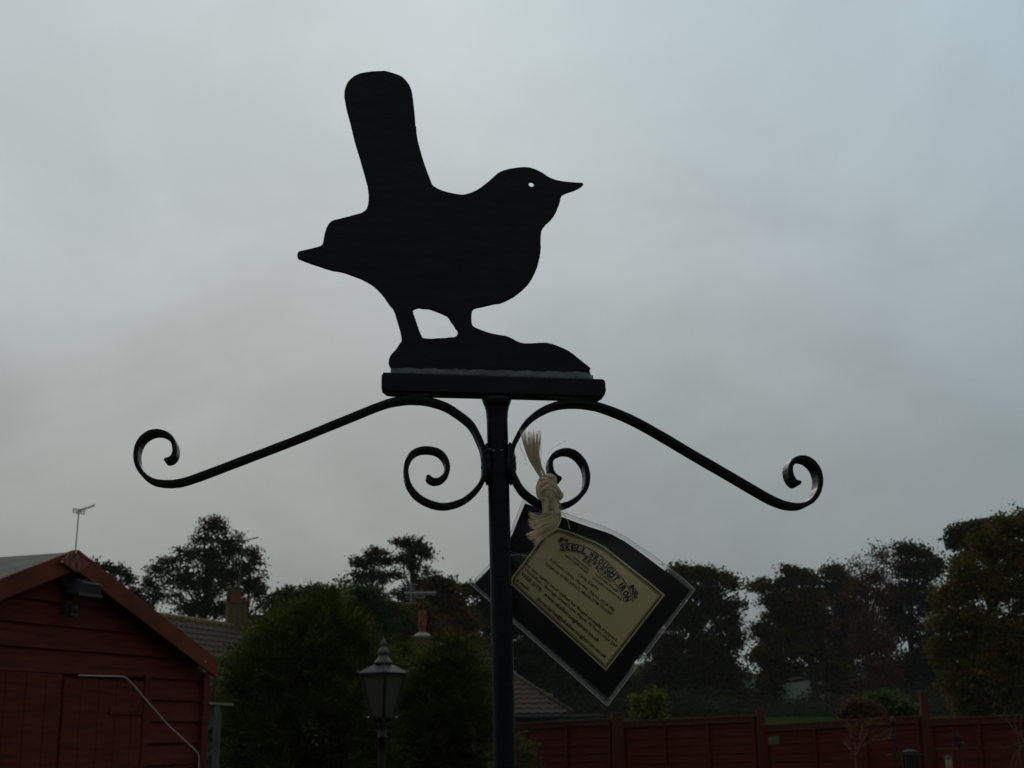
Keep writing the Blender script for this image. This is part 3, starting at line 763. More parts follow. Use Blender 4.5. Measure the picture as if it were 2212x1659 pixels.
# doors
def door(x0, x1, edges, z1, label=None):
    d = bpy.data.objects.new('door', None); C.objects.link(d); d.parent = shed; d.location = (x0, 0, 0)
    ed = [x0] + edges + [x1]
    for a, b_ in zip(ed[:-1], ed[1:]):
        MB().box(a - x0 + .0018, b_ - x0 - .0018, -0.030, -0.012, 0.08, z1).build('plank', M['shed'], d, bevel=0.002)
    return d
e1 = S(*c1(232, 1350))[0]; e2 = S(*c1(112, 1350))[0]
w_ = max(0.09, e1 - e2)
eds = []
x = e2
while x > dL + 0.05: eds.insert(0, x); x -= w_
door(dL, dM - 0.006, eds + [e1], dtop - 0.012)
eds = []; x = dM + w_
while x < dR - 0.05: eds.append(x); x += w_
d2 = door(dM + 0.006, dR - 0.006, eds, dtop - 0.030)
hx0, hz0 = S(*c1(625, 1315)); hx1, _ = S(*c1(822, 1315))
MB().box(hx0 - d2.location.x, hx1 - d2.location.x, -0.038, -0.0305, hz0 - .02, hz0 + .02).build('hinge_batten', M['shed'], d2, bevel=0.002)
MB().box(dR - 0.004, dR + 0.05, -0.036, -0.026, 0.05, dtop + 0.01).build('door_trim', M['shed'], shed)

# floodlight under the gable apex
c2 = lambda x, y: (121.3 + x / 9.119, 1182.5 + y / 9.119)
fx, fz = S(*c2(520, 800), -0.10)
fl = thing('floodlight', 'grey security floodlight fixed under the shed gable', 'floodlight', corner + sx * fx - sy * 0.13 + Vector((0, 0, fz)), SZ)
h_ = MB().hexa([(-0.085, -0.02, -0.035), (0.085, -0.02, -0.035), (0.085, 0.085, -0.035), (-0.085, 0.085, -0.035), (-0.07, -0.035, 0.02), (0.07, -0.035, 0.02), (0.05, 0.06, 0.05), (-0.05, 0.06, 0.05)])
h_.build('housing', M['lightbox'], fl, bevel=0.004)
MB().hexa([(-0.075, -0.012, -0.040), (0.075, -0.012, -0.040), (0.075, 0.07, -0.040), (-0.075, 0.07, -0.040), (-0.075, -0.012, -0.0345), (0.075, -0.012, -0.0345), (0.075, 0.07, -0.0345), (-0.075, 0.07, -0.0345)]).build('glass', M['floodglass'], fl)
MB().box(-0.088, 0.088, -0.026, -0.014, -0.046, -0.030).build('rim', M['lightbox'], fl)
MB().bar((-0.095, 0.04, 0.0), (-0.095, 0.10, 0.03), 0.006, 0.02).bar((0.095, 0.04, 0.0), (0.095, 0.10, 0.03), 0.006, 0.02).box(-0.098, 0.098, 0.10, 0.106, 0.015, 0.045).build('bracket', M['darkmetal'], fl)
px_, pz_ = S(*c2(330, 1200), -0.06)
pr = thing('motion_sensor', 'small dark motion sensor below the floodlight on the shed', 'sensor', corner + sx * px_ - sy * 0.06 + Vector((0, 0, pz_)), SZ)
MB().lathe([(0.004, -.026), (0.018, -.02), (0.025, 0), (0.018, .02), (0.004, .026)], 14).build('lens', M['lightbox'], pr, smooth=True)
MB().hexa([(-.034, -.02, -.04), (.006, -.03, -.045), (.006, 0.01, -.045), (-.034, 0.01, -.04), (-.03, -.02, -.024), (.01, -.03, -.028), (.01, 0.01, -.028), (-.03, 0.01, -.024)]).build('eyelid_cover', M['lightbox'], pr, bevel=.003)
MB().box(-.03, .01, .012, .05, -.02, .035).build('mount', M['darkmetal'], pr, bevel=.003)

# white cable pinned over the door
pc = [(470, 1103), (560, 1106), (650, 1108), (715, 1109), (745, 1114), (765, 1127), (800, 1163), (830, 1196), (880, 1258), (930, 1312), (1000, 1393), (1080, 1468), (1160, 1543), (1182, 1566), (1191, 1590), (1192, 1640), (1191, 1720)]
cab = MB()
pp = []
for q in catmull(pc, 4):
    x, z = S(*c1(q[0], q[1]), -0.046); pp.append(corner + sx * x - sy * 0.046 + Vector((0, 0, z)))
cab.tube(pp, 0.0032, 6)
tag(cab.build('cable', M['cable'], smooth=True), 'thin white cable running diagonally down the shed front', 'cable')

# ------------------------------------------------------------------ bungalows
def tile_mesh(w, l):
    mb = MB(); n = 7
    prof = [0.0, 0.022, 0.030, 0.020, 0.0, -0.004, -0.004, 0.0]
    for j, (yy, dz) in enumerate(((0, 0.034), (l, 0.0))):
        for zo in (0, -0.024):
            for i in range(n + 1):
                mb.v.append(Vector((w * i / n, yy, prof[i] + dz + zo)))
    m = n + 1
    for i in range(n):
        mb.f.append((i, i + 1, 2 * m + i + 1, 2 * m + i))          # top
        mb.f.append((i + 1, i, m + i, m + i + 1))                  # butt
    mb.f.append((0, 2 * m, 3 * m, m)); mb.f.append((n, m + n, 3 * m + n, 2 * m + n))
    return mb.mesh('tile', M['tile'])


TILE = tile_mesh(0.30, 0.36)


def roof_tiles(roof, origin, ax, dn, nrm, nrows, ncols, gauge=0.31, w=0.30, keep=None, maxn=300, near=None):
    """tiles laid from the eave up; origin at the eave start; ax along the eave, dn = up-slope direction. In the roof's local frame."""
    cells = []
    for r in range(nrows):
        for c_ in range(ncols):
            p = origin + ax * (c_ * w) + dn * (r * gauge)
            if keep and not keep(p): continue
            cells.append((near(p) if near else 0, p))
    cells.sort(key=lambda q: q[0])
    R3 = Matrix((ax, dn, nrm)).transposed().to_euler()
    for i, (_, p) in enumerate(cells[:maxn]):
        o = link('tile', TILE, roof, p + nrm * random.uniform(0, 0.004), (R3.x, R3.y + random.uniform(-.01, .01), R3.z))
    rest = cells[maxn:]
    if rest:
        mb = MB(); src = TILE
        RM_ = Matrix((ax, dn, nrm)).transposed()
        for _, p in rest:
            b = len(mb.v)
            mb.v += [RM_ @ v.co + p for v in src.vertices]
            mb.f += [tuple(b + i for i in f.vertices) for f in src.polygons]
        o = mb.build('tiles', M['tile'], roof); o['kind'] = 'stuff'
    return len(cells)


BRICK = MB().box(-0.105, 0.105, -0.05, 0.05, 0, 0.065).mesh('brick', M['buff'])


def chimney_bricks(st, w, d, z0, z1):
    """two visible faces of stretchers"""
    n = int((z1 - z0) / 0.075)
    MB().box(-w / 2 + .012, w / 2 - .012, -d / 2 + .012, d / 2 - .012, z0, z1).build('mortar', M['mortar'], st)
    nb = max(2, int(round(w / 0.22))); step = w / nb
    for r in range(n):
        off = (r % 2) * 0.5
        for i in range(nb + (1 if r % 2 else 0)):
            a = max(-w / 2, -w / 2 + (i - off) * step); b_ = min(w / 2, -w / 2 + (i + 1 - off) * step)
            sc_ = (b_ - a - 0.01) / 0.21
            link('brick', BRICK, st, ((a + b_) / 2, -d / 2 + 0.05, z0 + r * 0.075), (0, 0, 0), (sc_, 1, 1))
    nd = max(1, int(round(d / 0.22)))
    for r in range(n):
        for i in range(nd):
            link('brick', BRICK, st, (w / 2 - 0.05, -d / 2 + 0.11 + (d - 0.11) * (i + .5) / nd, z0 + r * 0.075), (0, 0, rad(90)), ((d - 0.11) / nd / 0.22, 1, 1))


# left bungalow: ridge runs away to the right (17 degrees off the view)
HA = rad(73)                                                   # direction of the ridge
r0 = P(344, 1331, 38.0)
hL = thing('bungalow', 'bungalow with a brown tiled roof and buff brick chimney behind the shed', 'house', (r0.x, r0.y, 0), HA)
roofL = bpy.data.objects.new('roof', None); C.objects.link(roofL); roofL.parent = hL
RZ = r0.z; pit = rad(35); run = (RZ - 2.6) / math.tan(pit); X0, X1 = -6.0, 9.0
print('left ridge height', RZ, 'run', run)
# local: x along ridge, -y towards the camera's right
deck = MB()
deck.hexa([(X0, -run, 2.57), (X1, -run, 2.57), (X1, 0, RZ - .04), (X0, 0, RZ - .04), (X0, -run, 2.60), (X1, -run, 2.60), (X1, 0, RZ - .01), (X0, 0, RZ - .01)])
deck.hexa([(X0, run, 2.57), (X1, run, 2.57), (X1, 0, RZ - .04), (X0, 0, RZ - .04), (X0, run, 2.60), (X1, run, 2.60), (X1, 0, RZ - .01), (X0, 0, RZ - .01)])
deck.build('roof_deck', M['tile'], roofL)
up_ = Vector((0, math.cos(pit), math.sin(pit))); nn = Vector((0, -math.sin(pit), math.cos(pit)))
slope_len = run / math.cos(pit)
roof_tiles(roofL, Vector((-3.6, -run - 0.05, 2.60)), Vector((1, 0, 0)), up_, nn, int(slope_len / 0.31), 36, near=lambda p: abs(p.x - 1.5) * (1.0) + (8 if p.x > 5.5 else 0))
for i in range(40):
    xx = -5.8 + i * 0.36
    rtb = MB().lathe([(0.125, 0), (0.12, 0.35)], 12).mesh('ridge_tile', M['lichen']) if i == 0 else rtb
    link('ridge_tile', rtb, roofL, (xx, 0, RZ - 0.01), (rad(random.uniform(-1, 1)), rad(90), 0))
MB().box(X0, X1, -run - 0.16, -run - 0.04, 2.50, 2.58).build('gutter', M['gutter'], hL)
MB().box(X0 + .3, X1 - .3, -run + 0.3, run - 0.3, 0, 2.55).build('wall', M['render'], hL)
# gable ends
ge = MB()
for xx in (X0 + .31, X1 - .31):
    b = len(ge.v); ge.v += [Vector(q) for q in ((xx, -run + .3, 2.5), (xx, run - .3, 2.5), (xx, 0, RZ - .1))]; ge.f.append((b, b + 1, b + 2))
ge.build('gable_wall', M['render'], hL)
# chimney
cxp = on_plane(507, 1340, Vector((r0.x, r0.y, 0)), Vector((-math.sin(HA), math.cos(HA), 0)))
tloc = (cxp - Vector((r0.x, r0.y, 0))).dot(Vector((math.cos(HA), math.sin(HA), 0)))
ctop = cxp.z; chz = P(507, 1303, cxp.y).z
st = bpy.data.objects.new('chimney', None); C.objects.link(st); st.parent = hL; st.location = (tloc, -0.05, 0); st.rotation_euler = (0, 0, -rad(50))
cw = 58 * cxp.y / FP / 1.15
chimney_bricks(st, cw * 0.85, cw * 0.5, RZ - 1.0, chz - 0.02)
MB().box(-cw * .48, cw * .48, -cw * .31, cw * .31, chz - 0.02, chz + 0.07).build('chimney_cap', M['terracotta'], st)
MB().lathe([(0.15, 0), (0.145, 0.05), (0.15, 0.26), (0.17, 0.28), (0.17, 0.32)], 16, (-0.03, 0, chz + 0.07)).build('chimney_pot', M['terracotta'], st, smooth=False)
MB().hexa([(-cw * .5, -cw * .42, RZ - .62), (cw * .55, -cw * .34, RZ - .62), (cw * .55, -cw * .24, RZ - .50), (-cw * .5, -cw * .27, RZ - .50), (-cw * .5, -cw * .42, RZ - .59), (cw * .55, -cw * .34, RZ - .59), (cw * .55, -cw * .24, RZ - .42), (-cw * .5, -cw * .27, RZ - .42)]).build('flashing', M['lead'], st)

# right bungalow: hipped roof seen square on
D2 = 45.0
rl = P(880, 1426, D2 + 3); rr_ = P(1062, 1429, D2 + 3); el = P(1062, 1540, D2); er = P(1236, 1541, D2)
hR = thing('bungalow', 'bungalow with a low hipped grey tiled roof behind the fence beside the pole', 'house', (er.x, D2, 0))
roofR = bpy.data.objects.new('roof', None); C.objects.link(roofR); roofR.parent = hR
ez = er.z; rz_ = rr_.z; runR = 3.0; xr = rr_.x - er.x; xl = -9.0
dk = MB()
dk.v = [Vector(q) for q in ((xl, 0, ez), (0, 0, ez), (xr, runR, rz_), (xl, runR, rz_), (0, 2 * runR, ez), (xl, 2 * runR, ez))]
dk.f = [(0, 1, 2, 3), (1, 4, 2), (4, 5, 3, 2), (0, 3, 5)]
dk.build('roof_deck', M['tile'], roofR)
pr_ = math.atan2(rz_ - ez, runR); upR = Vector((0, math.cos(pr_), math.sin(pr_))); nR = Vector((0, -math.sin(pr_), math.cos(pr_)))
sl_ = runR / math.cos(pr_)
print('right roof pitch', math.degrees(pr_), 'eave', ez, 'ridge', rz_)
roof_tiles(roofR, Vector((-4.8, -0.05, ez)), Vector((1, 0, 0)), upR, nR, int(sl_ / 0.31), 17, keep=lambda p: p.x + 0.27 < xr * (p.y / runR) + 0.05, near=lambda p: -p.x)
hp = MB(); hp.tube([Vector((0.02, -0.03, ez + .03)), Vector((xr, runR, rz_ + .03))], 0.09, 8); hp.tube([Vector((xr, runR, rz_ + .02)), Vector((xl, runR, rz_ + .02))], 0.1, 8)
hp.build('ridge_tiles', M['tile'], roofR, smooth=True)
MB().box(xl, 1.0, -0.14, -0.03, ez - 0.10, ez - 0.01).build('gutter', M['gutter'], hR)
MB().box(xl, -0.4, 0.4, 2 * runR - .4, 0, ez - 0.05).build('wall', M['render'], hR)
MB().box(xl + .1, -0.41, 0.385, 0.398, ez - .35, ez - .12).build('soffit_board', M['gate'], hR)
# its chimney and tall louvred pot
cp = P(912, 1376, D2 + 3); cs = bpy.data.objects.new('chimney', None); C.objects.link(cs); cs.parent = hR
cs.location = (cp.x - er.x, cp.y - D2, 0)
chimney_bricks(cs, 0.56, 0.5, rz_ - .3, cp.z - 0.05)
MB().box(-.36, .36, -.33, .33, cp.z - 0.05, cp.z + 0.03).build('chimney_cap', M['mortar'], cs)
fl_ = MB(); fl_.lathe([(0.33, 0), (0.2, 0.10), (0.17, 0.12)], 14, (0, 0, cp.z + 0.03)); fl_.build('flaunching', M['render'], cs)
kk = (D2 + 3) / FP
pot = MB(); pz0 = cp.z + 0.13
pot.lathe([(0.125, 0), (0.12, 12 * kk)], 16, (0, 0, pz0)).build('chimney_pot', M['terracotta'], cs)
pt2 = MB(); pt2.lathe([(0.155, 15 * kk), (0.15, 30 * kk), (0.125, 46 * kk), (0.118, 48 * kk), (0.10, 48 * kk)], 16, (0, 0, pz0))
pt2.build('pot_hood', M['terracotta'], cs)
lv = MB()
for i in range(8):
    a = i * math.pi / 4
    lv.box(-0.02, 0.02, -0.01, 0.01, 0, 4 * kk); q = Matrix.Translation((0.12 * math.cos(a), 0.12 * math.sin(a), pz0 + 11.6 * kk)) @ Matrix.Rotation(a + math.pi / 2, 4, 'Z')
    for j in range(8): lv.v[-8 + j] = q @ lv.v[-8 + j]
lv.build('pot_vents', M['terracotta'], cs)


# ------------------------------------------------------------------ aerials
def aerial(label, pts_mast, D, booms, base_z=0.0, mats=('darkmetal', 'alu'), r=0.02):
    top = P(*pts_mast[-1], D); bot = P(*pts_mast[0], D)
    base = Vector((bot.x, D, base_z))
    a = thing('tv_aerial', label, 'aerial', base)
    MB().tube([base, bot, top], r, 8).build('mast', M[mats[0]], a, world=True)
    for bm_ in booms:
        mb = MB(); s_, e_ = P(*bm_[0], D), P(*bm_[1], D)
        e_ = e_ + Vector((0, bm_[2], 0))
        mb.tube([s_, e_], r * .8, 6)
        bo = mb.build('boom', M[mats[1]], a, world=True)
        n, L_, dirv = bm_[3], bm_[4], Vector(bm_[5]).normalized()
        for i in range(n):
            c_ = s_.lerp(e_, (i + .5) / n)
            MB().tube([c_ - dirv * L_ / 2, c_ + dirv * L_ / 2], r * .45, 5).build('element', M[mats[1]], a, world=True)
    return a


aA = aerial('television aerial on a thin mast above the shed gable', [(162.5, 1196), (163.4, 1191), (170.3, 1104)], 32,
            [((168, 1104), (197, 1087), 0.3, 12, 0.10, (0.3, 0.3, 0.95))], mats=('darkmetal', 'darkmetal'), r=0.014)
c4 = lambda x, y: (121.3 + x / 5.821, 1079.4 + y / 5.821)
rf = MB()
cn = [P(*c4(*q), 32) for q in ((215, 112), (355, 128), (355, 182), (215, 160))]
for i in range(4): rf.tube([cn[i], cn[(i + 1) % 4]], 0.011, 6)
rf.tube([cn[0].lerp(cn[3], .5), cn[1].lerp(cn[2], .5)], 0.008, 6)
for f in (.3, .7): rf.tube([cn[0].lerp(cn[1], f), cn[3].lerp(cn[2], f)], 0.008, 6)
rf.build('reflector', M['darkmetal'], aA, world=True)
Dc = cxp.y - 0.7
aerial('television aerial with a long boom strapped to the buff brick chimney', [(512, 1345), (523.8, 1171)], Dc,
       [((503, 1174.5), (562, 1163.5), -0.3, 18, 0.12, (0.1, 1, 0.6))], base_z=RZ - .9, mats=('darkmetal', 'darkmetal'), r=0.022)
c5 = lambda x, y: (836.9 + x / 4.973, 1243.2 + y / 4.973)
aC = aerial('pair of pale rod aerials on one mast above the terracotta pot', [(916, 1376), (915, 1284)], D2 + 3.6,
            [(c5(180, 182), c5(525, 182), 0.0, 22, 0.16, (0.3, 0.9, 0.5)), (c5(185, 203), c5(515, 205), 0.0, 22, 0.16, (0.3, 0.9, -0.5))], base_z=rz_ - .3, mats=('darkmetal', 'alu'), r=0.012)
ya = MB(); ya.tube([P(*c5(253, 92), D2 + 3.5), P(*c5(252, 295), D2 + 3.5)], 0.014, 6); ya.build('boom', M['alu'], aC, world=True)
for (yy, x0, x1) in ((93, 212, 325), (124, 200, 306), (152, 198, 300), (232, 190, 298), (258, 195, 298), (293, 205, 305)):
    MB().tube([P(*c5(x0, yy), D2 + 3.5), P(*c5(x1, yy + 4), D2 + 3.5)], 0.010, 5).build('element', M['alu'], aC, world=True)
MB().tube([P(*c5(290, 205), D2 + 3.5), P(*c5(320, 240), D2 + 3.5), P(*c5(395, 238), D2 + 3.5), P(*c5(405, 205), D2 + 3.5)], 0.012, 5).build('strut', M['alu'], aC, world=True)

# ------------------------------------------------------------------ fence
posts = [(1040, 1548, 20.0, 22), (1333, 1539, 18.4, 24), (1642, 1533, 16.8, 18), (1993, 1493.5, 15.4, 16), (2345, 1525, 14.2, 18)]
tops = [((1052, 1566), (1321, 1551)), ((1347, 1557.6), (1633, 1543.5)), ((1653, 1565.3), (1986, 1544.7)), ((2009, 1551.5), (2336, 1536))]
fn = thing('fence', 'red brown stained lap panel fence across the end of the garden', 'fence', P(1642, 1600, 16.8) * 1.0)
fn.location.z = 0
for (px, py, D, w) in posts:
    t_ = P(px, py, D); wd = w * D / FP
    MB().box(t_.x - wd / 2, t_.x + wd / 2, D - wd / 2, D + wd / 2, -0.1, t_.z).build('post', M['post'], fn, world=True, bevel=0.006)
for pi, (a, b_) in enumerate(tops):
    Da, Db = posts[pi][2], posts[pi + 1][2]
    A = P(a[0] - 5, a[1], Da); B = P(b_[0] + 5, b_[1], Db)
    pn = bpy.data.objects.new('fence_panel', None); C.objects.link(pn); pn.parent = fn
    org = Vector((A.x, A.y, 0)); d = Vector((B.x - A.x, B.y - A.y, 0)); L_ = d.length; d.normalize()
    ang = math.atan2(d.y, d.x)
    pn.location = org - fn.location; pn.rotation_euler = (0, 0, ang)
    za, zb = A.z, B.z; zf = lambda x: za + (zb - za) * x / L_
    hp_ = 1.70; e = 0.102
    # cap and bottom rail, frame battens (camera side is local -y)
    MB().hexa([(0, -.045, zf(0) - .028), (L_, -.045, zf(L_) - .028), (L_, .03, zf(L_) - .028), (0, .03, zf(0) - .028), (0, -.045, zf(0)), (L_, -.045, zf(L_)), (L_, .03, zf(L_)), (0, .03, zf(0))]).build('cap_rail', M['post'], pn, bevel=.003)
    MB().hexa([(.03, -.036, zf(0) - .085), (L_ - .03, -.036, zf(L_) - .085), (L_ - .03, -.018, zf(L_) - .085), (.03, -.018, zf(0) - .085), (.03, -.036, zf(0) - .030), (L_ - .03, -.036, zf(L_) - .030), (L_ - .03, -.018, zf(L_) - .030), (.03, -.018, zf(0) - .030)]).build('top_rail', M['post'], pn)
    for f in (0.025, 0.345, 0.66, 0.975):
        xx = L_ * f
        MB().box(xx - .022, xx + .022, -.040, -.017, zf(xx) - hp_, zf(xx) - .031).build('batten', M['fence'], pn, bevel=.003)
    for r in range(16):
        zt = -.03 - r * e; zb_ = zt - e - .012
        n = 9; mb = MB(); x0, x1 = 0.01, L_ - .01
        if pi == 2 and r == 1: x0 = 0.22
        if pi == 3 and r == 2: zb_ += 0.020
        w1 = [random.uniform(-.006, .006) for _ in range(n + 1)]
        for i in range(n + 1):
            x = x0 + (x1 - x0) * i / n; z = zf(x)
            mb.v += [Vector((x, -.014, z + zb_ + w1[i])), Vector((x, -.006, z + zt)), Vector((x, .004, z + zt)), Vector((x, -.004, z + zb_ + w1[i]))]
        for i in range(n):
            q = i * 4
            for k in range(4): mb.f.append((q + k, q + 4 + k, q + 4 + (k + 1) % 4, q + (k + 1) % 4))
        mb.f += [(0, 1, 2, 3), (n * 4 + 3, n * 4 + 2, n * 4 + 1, n * 4)]
        mb.build('board', M['fence'], pn)

# ------------------------------------------------------------------ garden gate behind the shed corner
c6 = lambda x, y: (363.9 + x / 7.684, 1443.3 + y / 7.684)
DG = 12.0
gt = thing('garden_gate', 'weathered grey boarded gate beside the right corner of the shed', 'gate', (P(440, 1600, DG).x, DG, 0))
def gpt(x, y, dd=0.0): return P(*c6(x, y), DG + dd)
a, b_ = gpt(330, 560), gpt(1060, 604)
MB().bar(a, b_, 0.09, 0.022).build('top_rail', M['gatetop'], gt, world=True)
a, b_ = gpt(825, 610), gpt(760, 1400); dv = (b_ - a); b_ = a + dv * ((a.z) / (a.z - b_.z))
b_ = Vector((a.x - 0.01, a.y, 0.02))
MB().bar(a, b_, 0.055, 0.07, Vector((0, 1, 0))).build('post', M['gate'], gt, world=True, bevel=.004)
for i, (y0, y1, mm) in enumerate(((600, 665, 'gate'), (835, 990, 'gate'), (1010, 1100, 'gate'), (1225, 1330, 'gate'), (1380, 1520, 'gate'), (1580, 1700, 'gate'))):
    p = gpt(360, y0, .03); q = gpt(800, y0 + 12, .03); p2 = gpt(360, y1, .03); q2 = gpt(800, y1, .03)
    mb = MB(); t3 = Vector((0, .02, 0)); mb.hexa([p2, q2, q2 + t3, p2 + t3, p, q, q + t3, p + t3]); mb.build('board', M[mm], gt, world=True)
MB().bar(gpt(380, 1640, -.02), gpt(780, 1340, -.02), 0.02, 0.03).build('brace', M['gate'], gt, world=True)
MB().bar(gpt(380, 1260, .0), gpt(760, 900, .0), 0.02, 0.04).build('brace', M['gate'], gt, world=True)
MB().bar(gpt(700, 640, .06), gpt(690, 1000, .06), 0.03, 0.03, Vector((0, 1, 0))).build('upright', M['gate'], gt, world=True)

# ------------------------------------------------------------------ lamp post
DLm = 9.0; kL = DLm / FP
lc = P(827.3, 1470, DLm)
lp = thing('lamp_post', 'black Victorian style garden lamp post with a four sided lantern', 'lamp post', (lc.x, DLm, 0))
zpx = lambda cy: P(827.3, 1364.5 + cy / 5.626, DLm).z
rp = lambda cr: cr / 5.626 * kL
prof = [(60, 3), (75, 8), (95, 14), (125, 28), (148, 38), (158, 36), (163, 24), (190, 24), (196, 32), (205, 46), (225, 58), (245, 64), (262, 66), (270, 62), (276, 50), (300, 56), (330, 72), (352, 95), (368, 106), (382, 108), (392, 104)]
fin = MB(); fin.lathe([(rp(r), zpx(z)) for z, r in prof][::-1], 28).build('finial', M['copper'], lp, smooth=True)
RA = rad(11) ; R1 = rp(300)
cdir = [Vector((math.cos(a), math.sin(a), 0)) for a in (RA + rad(180), RA + rad(270) + 0, RA, RA + rad(90))]
# front corner must sit slightly right of centre: rotate the square by +11 degrees
hat = MB(); hat.lathe([(rp(300), zpx(512)), (rp(308), zpx(506)), (rp(300), zpx(498)), (rp(104), zpx(392))], 4, (0, 0, 0), sq=RA)
hat.build('roof', M['lampblack'], lp)
crn = MB()
for a in range(4):
    v = Vector((math.cos(RA + a * math.pi / 2), math.sin(RA + a * math.pi / 2), 0))
    b = len(crn.v); crn.lathe([(rp(6), 0), (rp(16), rp(10)), (rp(14), rp(26)), (rp(3), rp(42))], 8, v * rp(298) + Vector((0, 0, zpx(512))))
crn.build('corner_knobs', M['copper'], lp, smooth=True)
Rt, Rb, zt, zb_ = rp(262), rp(135), zpx(516), zpx(1028)
cs4 = [Vector((math.cos(RA + a * math.pi / 2), math.sin(RA + a * math.pi / 2), 0)) for a in range(4)]
for i in range(4):
    MB().bar(cs4[i] * Rt + Vector((0, 0, zt)), cs4[i] * Rb + Vector((0, 0, zb_)), rp(36), rp(36), cs4[i]).build('corner_bar', M['lampblack'], lp)
    j = (i + 1) % 4
    p = [cs4[i] * (Rb * .985) + Vector((0, 0, zb_)), cs4[j] * (Rb * .985) + Vector((0, 0, zb_)), cs4[j] * (Rt * .985) + Vector((0, 0, zt)), cs4[i] * (Rt * .985) + Vector((0, 0, zt))]
    mb = MB(); n_ = (p[1] - p[0]).cross(p[3] - p[0]).normalized() * 0.003
    mb.hexa([p[0], p[1], p[1] - n_, p[0] - n_, p[3], p[2], p[2] - n_, p[3] - n_]); mb.build('glass_pane', M['glass'], lp)
    mb = MB(); mb.bar(p[3] - Vector((0, 0, rp(14))), p[2] - Vector((0, 0, rp(14))), rp(10), rp(40)); mb.build('top_frame', M['lampblack'], lp)
MB().lathe([(rp(20), zpx(1010)), (rp(30), zpx(960)), (rp(26), zpx(860)), (rp(8), zpx(780))], 12).build('bulb', M['bulb'], lp, smooth=True)
ba = MB(); ba.lathe([(rp(60), zpx(1110)), (rp(110), zpx(1075)), (rp(185), zpx(1062)), (rp(190), zpx(1040)), (rp(140), zpx(1028))], 4, sq=RA)
ba.build('lantern_base', M['lampblack'], lp)
fg = MB()
for a in range(4):
    v = cs4[a]
    fg.tube([v * rp(30) + Vector((0, 0, zpx(1180))), v * rp(120) + Vector((0, 0, zpx(1150))), v * rp(170) + Vector((0, 0, zpx(1115))), v * rp(165) + Vector((0, 0, zpx(1065)))], rp(12), 6)
fg.build('cradle', M['lampblack'], lp, smooth=True)
pl = MB(); pl.lathe([(0.075, 0), (0.075, 0.05), (0.06, 0.07), (0.05, 0.3), (0.032, 0.34), (0.030, 0.9), (rp(44), zpx(1500)), (rp(46), zpx(1300)), (rp(60), zpx(1290)), (rp(60), zpx(1275)), (rp(44), zpx(1262)), (rp(50), zpx(1140)), (rp(62), zpx(1105))], 20)
pl.build('post', M['lampblack'], lp, smooth=True)

# ------------------------------------------------------------------ bird feeders, sapling, arching shrub before the fence
c7 = lambda x, y: (1819.3 + x / 5.629, 1479.7 + y / 5.629)
DF = 12.5
f1 = thing('bird_feeding_pole', 'dark iron bird feeding pole with a side arm in front of the fence', 'pole', (P(1930, 1600, DF).x, DF, 0))
tp_ = P(*c7(620, 490), DF)
MB().tube([(tp_.x, DF, 0), tp_], 0.011, 8).build('pole', M['lampblack'], f1, world=True)
MB().lathe([(0.012, 0), (0.028, 0.02), (0.028, 0.04), (0.012, 0.065), (0.004, 0.08)], 10, tp_).build('finial', M['lampblack'], f1, world=True, smooth=True)
MB().tube([P(*c7(540, 860), DF), P(*c7(620, 846), DF), P(*c7(800, 850), DF), P(*c7(1000, 850), DF)], 0.007, 6).build('arm', M['lampblack'], f1, world=True)
hk = MB(); hk.tube([P(*c7(*q), DF) for q in ((620, 640), (600, 620), (592, 590), (600, 560), (620, 552))], 0.007, 6); hk.build('hook', M['lampblack'], f1, world=True)
f2 = thing('bird_table', 'dark bird feeder box with a flat blue green roof', 'bird feeder', (P(*c7(830, 900), DF + .3).x, DF + .3, 0))
q0 = P(*c7(830, 812), DF + .3); hw_ = 80 / 5.629 * DF / FP
rf2 = MB(); rf2.lathe([(hw_ * 1.36, 0), (hw_ * 1.2, 0.008), (hw_ * .35, 0.02)], 4, q0, sq=rad(45)); rf2.build('roof', M['feedroof'], f2, world=True)
for sx_ in (-1, 1):
    for sy_ in (-1, 1):
        MB().box(q0.x + sx_ * hw_ * .85 - .012, q0.x + sx_ * hw_ * .85 + .012, q0.y + sy_ * hw_ * .85 - .012, q0.y + sy_ * hw_ * .85 + .012, q0.z - .34, q0.z).build('upright', M['lampblack'], f2, world=True)
MB().box(q0.x - hw_, q0.x + hw_, q0.y - hw_, q0.y + hw_, q0.z - .37, q0.z - .34).build('tray', M['fence'], f2, world=True)
MB().box(q0.x - .03, q0.x + .03, q0.y - .03, q0.y + .03, 0, q0.z - .37).build('post', M['fence'], f2, world=True)
MB().tube([q0 + Vector((0, 0, -.30)), q0 + Vector((0, 0, -.02))], .028, 10).build('seed_feeder', M['lampblack'], f2, world=True)
f3 = thing('bird_feeder', 'pale seed filled tube feeder with a blue green pointed roof', 'bird feeder', (P(*c7(1300, 900), 11.5).x, 11.5, 0))
q0 = P(*c7(1292, 885), 11.5); k3 = 11.5 / FP / 5.629
MB().lathe([(56 * k3, 0), (50 * k3, 6 * k3), (12 * k3, 28 * k3), (5 * k3, 36 * k3)], 16, q0).build('roof', M['feedroof'], f3, world=True)
MB().lathe([(38 * k3, -230 * k3), (38 * k3, -60 * k3), (32 * k3, -1 * k3)], 16, q0).build('seed_tube', M['feedbody'], f3, world=True, smooth=True)
MB().lathe([(60 * k3, -245 * k3), (60 * k3, -232 * k3)], 16, q0).build('tray', M['feedroof'], f3, world=True)
MB().tube([(q0.x, q0.y, 0), (q0.x, q0.y, q0.z - 245 * k3)], .01, 8).build('post', M['lampblack'], f3, world=True)
f4 = thing('bird_feeder', 'dark pole feeder with a round tray and dark caged top', 'bird feeder', (P(*c7(1425, 740), 12.2).x, 12.2, 0))
